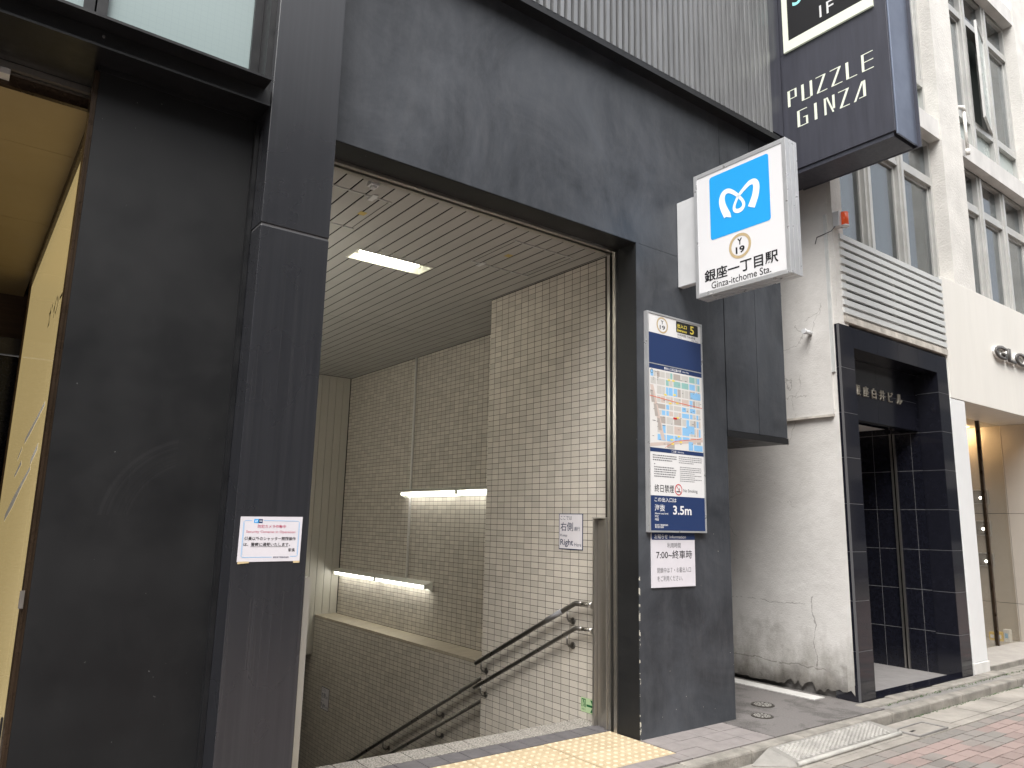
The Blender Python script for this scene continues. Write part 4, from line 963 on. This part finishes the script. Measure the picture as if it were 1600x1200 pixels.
shape(ms, 'ribbon_emblem', 'logo_white', 'S', XS-.0026, [[L[k], L[k+1], Rr[k+1], Rr[k]] for k in range(len(sm)-1)])
shape(ms, 'ring_badge', 'tan', 'S', XS-.0012, ringquads(-.609, 3.392, .073, .094, 40))
text(ms, 'badge_letter', 'Y', 'ink', 'S', XS-.0012, -.588, -.629, 3.400, 3.449, .03); text(ms, 'badge_number', '19', 'ink', 'S', XS-.0012, -.572, -.648, 3.336, 3.389, .03)
text(ms, 'station_name', '銀座一丁目駅', 'ink', 'S', XS-.0012, -.290, -.912, 3.190, 3.285, .020)
text(ms, 'station_name_latin', 'Ginza-itchome Sta.', 'ink', 'S', XS-.0012, -.351, -.853, 3.130, 3.182, .006)

# --- big projecting building sign
XP = 5.76
gsn = empty('blade_sign', (5.93, -.55, 4.42), 'large dark blade sign reading PUZZLE GINZA high over the station sign', 'sign')
bx('body', 'sign_navy', gsn, XP, XP+.345, -1.09, -.002, 4.60, 10, .003)
bx('bottom_lip', 'sign_navy', gsn, XP+.012, XP+.335, -1.07, -.01, 4.56, 4.599); bx('end_plate', 'sign_end', gsn, XP+.012, XP+.352, -1.104, -1.0905, 4.575, 10, .002)
MB().box(XP+.3455, XP+.362, -1.13, -.05, 4.56, 10).build('rear_flange', 'sign_navy', gsn)
bx('panel_seam', 'dark_trim', gsn, XP-.0012, XP-.0004, -.142, -.002, 5.781, 5.785)
def Q(y0, y1, z0, z1): return [(y0, z0), (y1, z0), (y1, z1), (y0, z1)]
V, H = .026, .0075
def vb(u, z0, z1, w_=V): return Q(-u, -u-w_, z0, z1)
def hb(u0, u1, z): return Q(-u0, -u1, z, z+H)
def dg(u0, z0, u1, z1, w_=.012): return [(-u0, z0), (-u0-w_, z0), (-u1-w_, z1), (-u1, z1)]
V = .024
a0, a1 = 5.234, 5.394; polys = []
polys += [vb(.152, a0, a1), hb(.176, .245, a1-H), vb(.225, a0+.072+H, a1-H, .020), hb(.176, .245, a0+.072)]                  # P
polys += [vb(.292, a0, a1), hb(.316, .378, a0), vb(.376, a0+H, a1, .024)]                                                       # U
polys += [hb(.434, .530, a1-H), dg(.440, a0+H, .506, a1-H, .024), hb(.440, .540, a0)]                                            # Z
polys += [hb(.570, .672, a1-H), dg(.578, a0+H, .648, a1-H, .024), hb(.578, .680, a0)]                                            # Z
polys += [vb(.715, a0, a1), hb(.739, .812, a0)]                                                                                  # L
polys += [vb(.855, a0, a1, .022), hb(.877, .957, a1-H), hb(.877, .957, a0+.078), hb(.877, .957, a0)]                              # E
a0, a1 = 4.996, 5.156
polys += [vb(.238, a0, a1), hb(.262, .338, a1-H), hb(.262, .324, a0), vb(.323, a0, a0+.082, .020), hb(.297, .323, a0+.0745)]        # G
polys += [vb(.406, a0, a1)]                                                                                                      # I
polys += [vb(.500, a0, a1, .020), [(-.5205, a1), (-.537, a1), (-.590, a0), (-.5745, a0)], vb(.578, a0+.03, a1, .022)]               # N
polys += [hb(.634, .732, a1-H), dg(.642, a0+H, .706, a1-H, .024), hb(.642, .732, a0)]                                            # Z
polys += [dg(.768, a0, .842, a1, .020), vb(.8525, a0+.012, a1, .024), hb(.815, .852, a0+.012)]                                     # A
shape(gsn, 'lettering', 'ivory', 'S', XP-.0016, polys)
tn = empty('tenant_sign', (5.74, -.57, 5.78), 'ivory framed black tenant sign marked 1F on the dark blade sign', 'sign')
FR = MB()
for q in ((-.993, -.147, 5.785, 5.885), (-.197, -.147, 5.885, 6.9), (-.993, -.943, 5.885, 6.9)): FR.box(XP-.022, XP-.0015, *q)
FR.build('frame', 'ivory', tn); bx('sheet', 'ink', tn, XP-.012, XP-.0015, -.943, -.197, 5.885, 6.9)
text(tn, 'floor_mark', '1F', 'print_white', 'S', XP-.0132, -.515, -.650, 5.950, 6.068, .004); text(tn, 'script_lettering', 's', 'teal_print', 'S', XP-.0132, -.255, -.345, 6.212, 6.36, .01)

# --- tall information panel on the pier
Y0 = -.030
ip = empty('information_panel', (4.27, -.015, 1.37), 'tall framed station information board with area map on the black pier', 'sign')
bx('board', 'alu_white', ip, 3.962, 4.580, -.0285, -.0005, 1.364, 2.968, .002)
e_ = MB()
for q in ((3.958, 3.974, 1.360, 2.972), (4.570, 4.584, 1.360, 2.972)): e_.box(q[0], q[1], -.034, -.001, q[2], q[3])
e_.box(3.9745, 4.5695, -.034, -.001, 2.958, 2.972).box(3.9745, 4.5695, -.034, -.001, 1.360, 1.372); e_.build('edge_frame', 'alu', ip)
bx('header_sheet', 'sign_white', ip, 3.975, 4.569, Y0, -.0287, 2.815, 2.957)
bx('blue_sheet', 'navy', ip, 3.975, 4.569, Y0, -.0287, 2.584, 2.8145); bx('divider', 'alu', ip, 3.975, 4.569, Y0-.001, -.0287, 2.5765, 2.5835)
bx('title_strip', 'navy', ip, 3.975, 4.569, Y0, -.0287, 2.543, 2.576)
text(ip, 'strip_text', '駅出入口周辺案内図', 'print_white', 'F', Y0-.0006, 4.14, 4.33, 2.549, 2.570, .01, res=2); text(ip, 'strip_text', 'Area Map', 'print_white', 'F', Y0-.0006, 4.345, 4.42, 2.550, 2.566, .01, res=2)
shape(ip, 'ring_badge', 'tan', 'F', Y0-.0006, ringquads(4.127, 2.886, .050, .063, 32)); text(ip, 'badge_letter', 'Y', 'ink', 'F', Y0-.0006, 4.112, 4.142, 2.894, 2.924, .012); text(ip, 'badge_number', '19', 'ink', 'F', Y0-.0006, 4.099, 4.157, 2.852, 2.885, .012)
shape(ip, 'exit_box', 'print_black', 'F', Y0-.0006, [rrect(4.283, 4.538, 2.860, 2.949, .008)])
text(ip, 'exit_number', '5', 'yellow_print', 'F', Y0-.0012, 4.444, 4.490, 2.872, 2.937, .02); text(ip, 'exit_word', '出入口', 'yellow_print', 'F', Y0-.0012, 4.296, 4.404, 2.899, 2.930, .012); text(ip, 'exit_word', 'Entrance', 'yellow_print', 'F', Y0-.0012, 4.296, 4.404, 2.870, 2.891, .012)
text(ip, 'hours_text', '利用時間 7:00-終車', 'ink', 'F', Y0-.0006, 4.296, 4.505, 2.834, 2.854, .004, res=2); text(ip, 'hours_text', 'Hours', 'ink_grey', 'F', Y0-.0006, 4.296, 4.345, 2.819, 2.830, res=2); text(ip, 'hours_text', 'Last Train', 'ink_grey', 'F', Y0-.0006, 4.46, 4.54, 2.819, 2.830, res=2)
# the map: city blocks, streets, parks, station labels
mp = []; MX0, MX1, MZ0, MZ1 = 3.975, 4.569, 1.960, 2.5425
mp.append((0, rect(MX0, MX1, MZ0, MZ1)))
mpp = []
rnd = random.Random(3)
cols = [3.985, 4.052, 4.15, 4.235, 4.325, 4.415, 4.49, 4.545]
z = 2.53; rows = []
while z > 2.06:
    h = rnd.choice([.035, .045, .06, .05]); rows.append((z-h, z)); z -= h+.011
for (za, zb) in rows:
    for i in range(len(cols)-1):
        xa, xb = cols[i]+.006, cols[i+1]-.004
        if i == 0 and za < 2.40: continue
        if rnd.random() < .45:
            xm = xa+(xb-xa)*rnd.uniform(.35, .65); parts = [(xa, xm-.002), (xm+.002, xb)]
        else: parts = [(xa, xb)]
        for (pa, pb) in parts:
            sk = .035*(1-(pa-MX0)/.6)
            m = rnd.choices([1, 2, 4, 5], [.54, .24, .13, .09])[0]
            if zb > 2.44 and rnd.random() < .35: m = 3
            o_ = -(zb-za)*.12
            mpp.append((m, [(pa, za), (pb, za), (pb, zb), (pa, zb)]))
mq = []
mq.append((4, [(3.985, 2.42), (4.02, 2.42), (4.14, 2.02), (4.10, 2.02)]))
mq.append((4, [(3.98, 1.99), (4.565, 2.06), (4.565, 2.04), (3.98, 1.965)]))
for q in range(3): mq.append((5, [(3.985+.035*q, 2.38-.1*q), (4.012+.035*q, 2.38-.1*q), (4.035+.035*q, 2.29-.1*q), (4.0+.035*q, 2.29-.1*q)]))
for (xa, xb, za, zb) in ((4.16, 4.24, 1.966, 2.0), (4.40, 4.45, 1.966, 2.03), (4.46, 4.56, 1.966, 2.01)): mq.append((2 if xa != 4.16 else 5, rect(xa, xb, za, zb)))
mq.append((2, rect(4.43, 4.548, 2.36, 2.41))); mq.append((2, rect(4.38, 4.47, 2.09, 2.15)))
shape(ip, 'map_sheet', ['map_white', 'map_cream', 'map_blue', 'map_teal', 'map_pink', 'map_brown'], 'F', Y0-.0003, mp)
shape(ip, 'map_blocks', ['map_white', 'map_cream', 'map_blue', 'map_teal', 'map_pink', 'map_brown'], 'F', Y0-.0007, mpp)
for q_ in range(len(mq)): shape(ip, 'map_block', ['map_white', 'map_cream', 'map_blue', 'map_teal', 'map_pink', 'map_brown'], 'F', Y0-.0009-.00002*q_, [mq[q_]])
ln = []
ln += [(0, [(3.98, 2.335), (4.25, 2.315), (4.565, 2.30), (4.565, 2.304), (4.25, 2.319), (3.98, 2.339)]), (0, [(4.14, 1.967), (4.25, 2.02), (4.56, 2.065), (4.56, 2.069), (4.25, 2.024), (4.135, 1.967)])]
for (u, v) in ((4.19, 2.475), (4.24, 2.476), (4.15, 2.36), (4.25, 2.37), (4.20, 2.30), (4.28, 2.31), (4.28, 2.20), (4.21, 2.03), (4.29, 2.06), (4.22, 2.0), (4.31, 2.02)): ln.append((1, rect(u-.014, u+.014, v-.006, v+.006)))
for q in range(46):
    u, v = rnd.uniform(3.99, 4.54), rnd.uniform(1.98, 2.52); l_ = rnd.uniform(.008, .026); ln.append((2, rect(u, u+l_, v, v+.0035)))
ln.append((3, rect(4.232, 4.272, 2.185, 2.20))); ln += [(4, q) for q in ringquads(4.004, 2.52, .013, .016, 20)]
shape(ip, 'map_marks', ['orange', 'yellow_print', 'ink_grey', 'red', 'ink'], 'F', Y0-.0014, ln)
bx('notice_strip', 'navy', ip, 3.975, 4.569, Y0, -.0287, 1.930, 1.9595); text(ip, 'strip_text', 'ご注意', 'print_white', 'F', Y0-.0006, 4.205, 4.26, 1.936, 1.953, .01, res=2); text(ip, 'strip_text', 'Notice', 'print_white', 'F', Y0-.0006, 4.275, 4.345, 1.938, 1.950, .005, res=2)
bx('rules_sheet', 'sign_white', ip, 3.975, 4.569, Y0, -.0287, 1.6185, 1.9295)
fine = []
def words(u0, u1, v, h, r_):
    u = u0
    while u < u1:
        w_ = r_.uniform(.006, .022); fine.append(rect(u, min(u+w_, u1), v, v+h)); u += w_+.004
for k in range(3): words(4.005, 4.262-.05*(k == 2), 1.902-k*.0165, .0075, rnd)
for k in range(5): words(4.018, 4.225+.03*rnd.random(), 1.818-k*.0165, .0075, rnd)
words(4.018, 4.03, 1.84, .007, rnd)
for k in range(4): words(4.285, 4.55-.1*(k == 3), 1.908-k*.0145, .005, rnd)
for k in range(8): words(4.295, 4.54-.08*(k in (3, 5, 7)), 1.832-k*.0145, .005, rnd)
tag(shape(ip, 'fine_print', 'ink_grey', 'F', Y0-.0006, fine), kind='stuff')
text(ip, 'no_smoking_text', '終日禁煙', 'ink', 'F', Y0-.0006, 4.020, 4.226, 1.642, 1.698, .004); text(ip, 'no_smoking_text', 'No Smoking', 'ink', 'F', Y0-.0006, 4.330, 4.488, 1.646, 1.676, .0)
shape(ip, 'no_smoking_symbol', ['red', 'ink'], 'F', Y0-.0009, [(0, q) for q in ringquads(4.276, 1.668, .034, .041, 28)] + [(0, [(4.25, 1.697), (4.2545, 1.6985), (4.303, 1.640), (4.298, 1.638)]), (1, rect(4.252, 4.284, 1.650, 1.657)), (1, rect(4.288, 4.298, 1.650, 1.657)), (1, [(4.286, 1.664), (4.291, 1.664), (4.284, 1.682), (4.279, 1.682)])])
bx('sea_level_sheet', 'navy', ip, 3.975, 4.569, Y0, -.0287, 1.3725, 1.618)
text(ip, 'sea_level_text', 'この出入口は', 'print_white', 'F', Y0-.0006, 4.018, 4.250, 1.574, 1.606, .008); text(ip, 'sea_level_text', '海抜', 'print_white', 'F', Y0-.0006, 4.018, 4.126, 1.508, 1.556, .005); text(ip, 'sea_level_height', '3.5m', 'print_white', 'F', Y0-.0006, 4.212, 4.415, 1.487, 1.552, .022)
text(ip, 'sea_level_text', 'Above sea level', 'print_white', 'F', Y0-.0006, 4.018, 4.158, 1.486, 1.499, .012, res=2); text(ip, 'sea_level_text', '海拔', 'print_white', 'F', Y0-.0006, 4.018, 4.060, 1.463, 1.480, .01, res=2); text(ip, 'sea_level_text', '해발', 'print_white', 'F', Y0-.0006, 4.018, 4.060, 1.441, 1.458, .01, res=2)
text(ip, 'operator_text', '東京地下鉄株式会社\n東京都交通局　　　', 'print_white', 'F', Y0-.0006, 4.018, 4.157, 1.390, 1.418, .01, res=2)

# --- opening-hours notice under it
Yn = -.0105
hn = empty('hours_notice', (4.235, -.006, .98), 'white notice with blue header giving opening hours, under the tall board', 'notice')
bx('sheet', 'paper', hn, 4.004, 4.468, Yn, -.0005, .978, 1.3575); bx('header', 'navy', hn, 4.005, 4.467, Yn-.0008, Yn-.0001, 1.308, 1.357)
text(hn, 'header_text', 'お知らせ', 'print_white', 'F', Yn-.0014, 4.032, 4.170, 1.314, 1.348, .008); text(hn, 'header_text', 'Information', 'print_white', 'F', Yn-.0014, 4.192, 4.368, 1.318, 1.340, .004)
text(hn, 'hours_text', '利用時間', 'ink_grey', 'F', Yn-.0007, 4.165, 4.310, 1.250, 1.287, .004); text(hn, 'hours_text', '7:00~終車時', 'ink', 'F', Yn-.0007, 4.05, 4.434, 1.174, 1.234, .005)
text(hn, 'closed_text', '閉鎖中は７・８番出入口', 'ink_grey', 'F', Yn-.0007, 4.058, 4.418, 1.077, 1.115, .0); text(hn, 'closed_text', 'をご利用ください。', 'ink_grey', 'F', Yn-.0007, 4.058, 4.325, 1.020, 1.058, .0)

# --- security notice on the pilaster
Yp = -.1745
sn = empty('security_notice', (1.235, -.173, 1.2), 'laminated white notice about security cameras taped on the steel pilaster', 'notice')
shp = [(1.087, 1.203), (1.381, 1.205), (1.382, 1.411), (1.088, 1.407)]
shape(sn, 'sheet', 'paper', 'F', Yp, [shp], .0018)
shape(sn, 'tape_strip', 'tape', 'F', Yp-.0004, [[(1.090, 1.194), (1.142, 1.198), (1.142, 1.205), (1.090, 1.205)]]); shape(sn, 'tape_strip', 'tape', 'F', Yp-.0004, [[(1.350, 1.196), (1.381, 1.197), (1.381, 1.206), (1.350, 1.205)]])
bord = [rect(1.112, 1.140, 1.3885, 1.391), rect(1.196, 1.358, 1.3895, 1.392), rect(1.102, 1.1045, 1.228, 1.384), rect(1.367, 1.3695, 1.232, 1.386), rect(1.110, 1.245, 1.2225, 1.225), rect(1.332, 1.362, 1.2255, 1.228), rect(1.106, 1.1073, 1.232, 1.380), rect(1.3645, 1.3655, 1.236, 1.382)]
bord += [[(1.102, 1.384), (1.112, 1.391), (1.112, 1.3885), (1.1045, 1.384)], [(1.358, 1.392), (1.3695, 1.386), (1.367, 1.386), (1.358, 1.3895)], [(1.102, 1.228), (1.110, 1.2225), (1.110, 1.225), (1.1045, 1.228)], [(1.3695, 1.232), (1.362, 1.2255), (1.362, 1.228), (1.367, 1.232)]]
shape(sn, 'border_line', 'map_blue', 'F', Yp-.0005, bord)
shape(sn, 'emblem', ['metro_blue', 'navy', 'logo_white'], 'F', Yp-.0005, [(0, rect(1.150, 1.1705, 1.379, 1.397)), (1, rect(1.1705, 1.190, 1.379, 1.397))]); shape(sn, 'emblem_mark', 'logo_white', 'F', Yp-.0009, [[(1.154, 1.383), (1.157, 1.383), (1.1605, 1.392), (1.1575, 1.392)], [(1.1605, 1.383), (1.1635, 1.383), (1.1665, 1.392), (1.1635, 1.392)], rect(1.174, 1.187, 1.3865, 1.3895)])
text(sn, 'warning_text', '防犯カメラ作動中', 'ink_red', 'F', Yp-.0006, 1.169, 1.302, 1.3565, 1.3715, .006); text(sn, 'warning_text', 'Security Cameras in Operation', 'ink_red', 'F', Yp-.0006, 1.118, 1.350, 1.331, 1.345, .0)
text(sn, 'notice_text', '係員以外のシャッター開閉操作', 'ink', 'F', Yp-.0006, 1.112, 1.354, 1.300, 1.3165, .012); text(sn, 'notice_text', 'は、警察に通報いたします。', 'ink', 'F', Yp-.0006, 1.110, 1.329, 1.274, 1.290, .012); shape(sn, 'underline', 'ink', 'F', Yp-.0006, [rect(1.143, 1.320, 1.2705, 1.272)])
text(sn, 'notice_text', '駅長', 'ink', 'F', Yp-.0006, 1.322, 1.354, 1.248, 1.2635, .012); text(sn, 'operator_text', '東京地下鉄株式会社', 'ink_navy', 'F', Yp-.0006, 1.252, 1.327, 1.219, 1.227, .012, res=2)

# --- keep-right signs on the tiled walls
def keep_right(X, y0, y1, z0, z1, label):
    """y0 = left edge as read (larger y)"""
    e = empty('keep_right_sign', (X-.002, (y0+y1)/2, z0), label, 'sign', 'keep right signs on the tiles')
    w_, h_ = y0-y1, z1-z0; U = lambda t: y0-t*w_; Z_ = lambda t: z0+t*h_
    bx('plate', 'ink_navy', e, X-.0030, X-.0002, y1, y0, z0, z1); bx('sheet', 'paper', e, X-.0036, X-.0031, y1+.007, y0-.007, z0+.007, z1-.007)
    x_ = X-.0042
    text(e, 'sign_text', 'ここでは', 'ink_navy', 'S', x_, U(.07), U(.55), Z_(.82), Z_(.93), .0); text(e, 'sign_text', '右側', 'ink_navy', 'S', x_, U(.07), U(.60), Z_(.51), Z_(.755), .006); text(e, 'sign_text', '通行', 'ink_navy', 'S', x_, U(.64), U(.89), Z_(.52), Z_(.635), .0)
    text(e, 'sign_text', 'Keep', 'ink_navy', 'S', x_, U(.07), U(.36), Z_(.335), Z_(.43), .0); text(e, 'sign_text', 'Right', 'ink_navy', 'S', x_, U(.07), U(.61), Z_(.065), Z_(.285), .010); text(e, 'sign_text', 'Here', 'ink_navy', 'S', x_, U(.66), U(.94), Z_(.10), Z_(.195), .0)
keep_right(3.945, .920, .638, 1.206, 1.485, 'white keep right sign on the near tiled wall beside the steel post')
keep_right(4.37, 6.295, 6.045, -1.105, -.825, 'small white keep right sign low on the far end of the lower tiled wall')
# --- photoluminescent exit sticker
gx = empty('exit_sticker', (3.944, .575, .05), 'pale green emergency exit sticker with dark arrow at the foot of the tiles', 'sticker')
shape(gx, 'sheet', 'green_pale', 'S', 3.9445, [rrect(.655, .495, .048, .148, .008)])
shape(gx, 'arrow', 'green', 'S', 3.9438, [rect(.592, .515, .0905, .1055), [(.553, .140), (.532, .140), (.500, .098), (.521, .098)], [(.553, .056), (.532, .056), (.500, .098), (.521, .098)]])
shape(gx, 'doorway_symbol', 'green', 'S', 3.9438, [rect(.645, .638, .082, .140), rect(.607, .600, .082, .140), rect(.638, .607, .133, .140), [(.630, .126), (.615, .128), (.613, .105), (.622, .105)], [(.633, .084), (.627, .084), (.614, .107), (.620, .107)], [(.616, .084), (.610, .084), (.612, .107), (.618, .107)], rect(.627, .617, .1275, .133)])
text(gx, 'sticker_text', '非常口', 'green', 'S', 3.9438, .645, .602, .060, .074, .0, res=2)

# --- kerb ramp plates
def kerb_ramp(x0, x1, label, tip=True):
    e = empty('kerb_ramp', ((x0+x1)/2, -.65, -.075), label, 'kerb ramp')
    zt, zb, ya, yb = -.006, -.050, -.548, -.745
    def zz(y): return zt+(zb-zt)*(ya-y)/(ya-yb)
    b = MB(); xt = x0+.24
    # main slab with sloping top, and a corner piece that tapers to a point
    b.v += [(xt, ya, -.074), (x1, ya, -.074), (x1-.02, yb-.02, -.074), (xt, yb-.02, -.074), (xt, ya, zt), (x1-.10, ya, zt), (x1, yb+.03, zb), (xt, yb, zb)]
    for f in ((0, 3, 2, 1), (4, 5, 6, 7), (0, 1, 5, 4), (1, 2, 6, 5), (2, 3, 7, 6), (3, 0, 4, 7)): b.f.append(f); b.mi.append(0); b.sm.append(False)
    b.build('ramp_slab', 'ramp_base', e, bevel=.006)
    b = MB(); b.v += [(xt-.003, ya, -.074), (xt-.003, yb-.02, -.074), (x0, ya-.03, -.074), (xt-.003, ya, zt), (xt-.003, yb, zb), (x0+.01, ya-.03, -.066)]
    for f in ((0, 1, 2), (3, 4, 5), (0, 1, 4, 3), (1, 2, 5, 4), (2, 0, 3, 5)): b.f.append(f); b.mi.append(0); b.sm.append(False)
    b.build('ramp_corner', 'ramp_base', e, bevel=.004)
    stl = MB()
    x = xt+.05; r_ = 0
    while x < x1-.13:
        y = ya-.022 - (.011 if r_ % 2 else 0)
        while y > yb+.03:
            z = zz(y)+.0002; z2 = zz(y-.014)+.0002
            stl.v += [(x, y, z+.003), (x+.020, y, z+.003), (x+.020, y-.014, z2+.003), (x, y-.014, z2+.003), (x-.002, y+.002, z-.001), (x+.022, y+.002, z-.001), (x+.022, y-.016, z2-.001), (x-.002, y-.016, z2-.001)]
            i = len(stl.v)-8
            for f in ((0, 1, 2, 3), (4, 5, 1, 0), (5, 6, 2, 1), (6, 7, 3, 2), (7, 4, 0, 3)): stl.f.append(tuple(i+q for q in f)); stl.mi.append(0); stl.sm.append(False)
            y -= .024
        x += .029; r_ += 1
    tag(stl.build('raised_studs', 'ramp_plate', e), kind='stuff')
    MB().tube([(xt, yb-.008, zb-.012), (x1-.03, yb-.006, zb-.012), (x1, yb+.02, zb-.012)], .016, 10).build('front_bead', 'ramp_plate', e)
kerb_ramp(4.27, 5.875, 'grey studded kerb ramp plate with a pointed end, in the gutter before the side passage')
kerb_ramp(8.62, 10.2, 'kerb ramp plate at the right edge of the picture, farther along the gutter')

# moss and grit along the frontage
mb = MB(); rg = random.Random(11)
for k in range(420):
    x = rg.uniform(6.3, 10); y = rg.choice([rg.gauss(-.40, .012), rg.gauss(-.555, .006)]); z = .002 if y > -.45 else -.074
    if y < -.45 and x < 6.4: continue
    s_ = rg.uniform(.003, .010); a_ = rg.random()*6.28
    mb.prism([(x+s_*math.cos(a_+q*2.1), y+s_*.7*math.sin(a_+q*2.1)) for q in range(3)], 2, z, z+rg.uniform(.002, .007))
tag(mb.build('moss', 'leaf'), 'tiny tufts of moss and grit in the joints along the kerb stones', None, None, 'stuff')
# ================================================================== ACROSS THE STREET (seen in the polished stone and glass)
op = empty('opposite_building', (4, -12, 0), 'grey office building across the narrow street', 'building')
bx('wall', 'opp_wall', op, -25, 40, -16, -11, -.2, 11)
for k in range(10):
    for j in range(3): bx('window', 'opp_glass', op, -22+k*6, -18.2+k*6, -11.0, -10.97, 1.0+j*3.4, 3.2+j*3.4)
bx('far_pavement', 'paving', None, -25, 40, -11, -9.4, -.2, .0)['kind'] = st
bx('edge_line', 'print_white', None, -25, 40, -8.7, -8.58, -.08, -.0735)['kind'] = st
def tree(x, y, h, label):
    e = empty('street_tree', (x, y, 0), label, 'tree')
    MB().tube([(x, y, -.1), (x+.05, y, h*.3), (x, y+.06, h*.55), (x+.1, y, h*.8)], [.14, .11, .08, .04], 10).build('trunk', 'bark', e)
    b = MB(); r_ = random.Random(int(x*10)); cl = [(x+r_.uniform(-1, 1), y+r_.uniform(-.8, .8), h*.62+r_.uniform(-.9, 1.3), r_.uniform(.4, .8)) for _ in range(14)]
    for k in range(3200):
        c = r_.choice(cl); d = Vector((r_.gauss(0, 1), r_.gauss(0, 1), r_.gauss(0, 1))).normalized()*c[3]*r_.uniform(.5, 1.05)
        p = Vector(c[:3])+d; t1 = Vector((r_.gauss(0, 1), r_.gauss(0, 1), r_.gauss(0, 1))).normalized()*.07; t2 = t1.cross(Vector((r_.gauss(0, 1), r_.gauss(0, 1), r_.gauss(0, 1)))).normalized()*.04
        b.quad(p-t1, p+t2, p+t1, p-t2)
    tag(b.build('crown', 'leaf', e), kind='stuff')
tree(9.5, -9.8, 4.2, 'leafy street tree on the far pavement across from the granite entrance'); tree(13.5, -9.8, 4.6, 'leafy street tree on the far pavement farther down the street'); tree(17.6, -9.8, 4.4, 'leafy street tree on the far pavement farthest down the street')
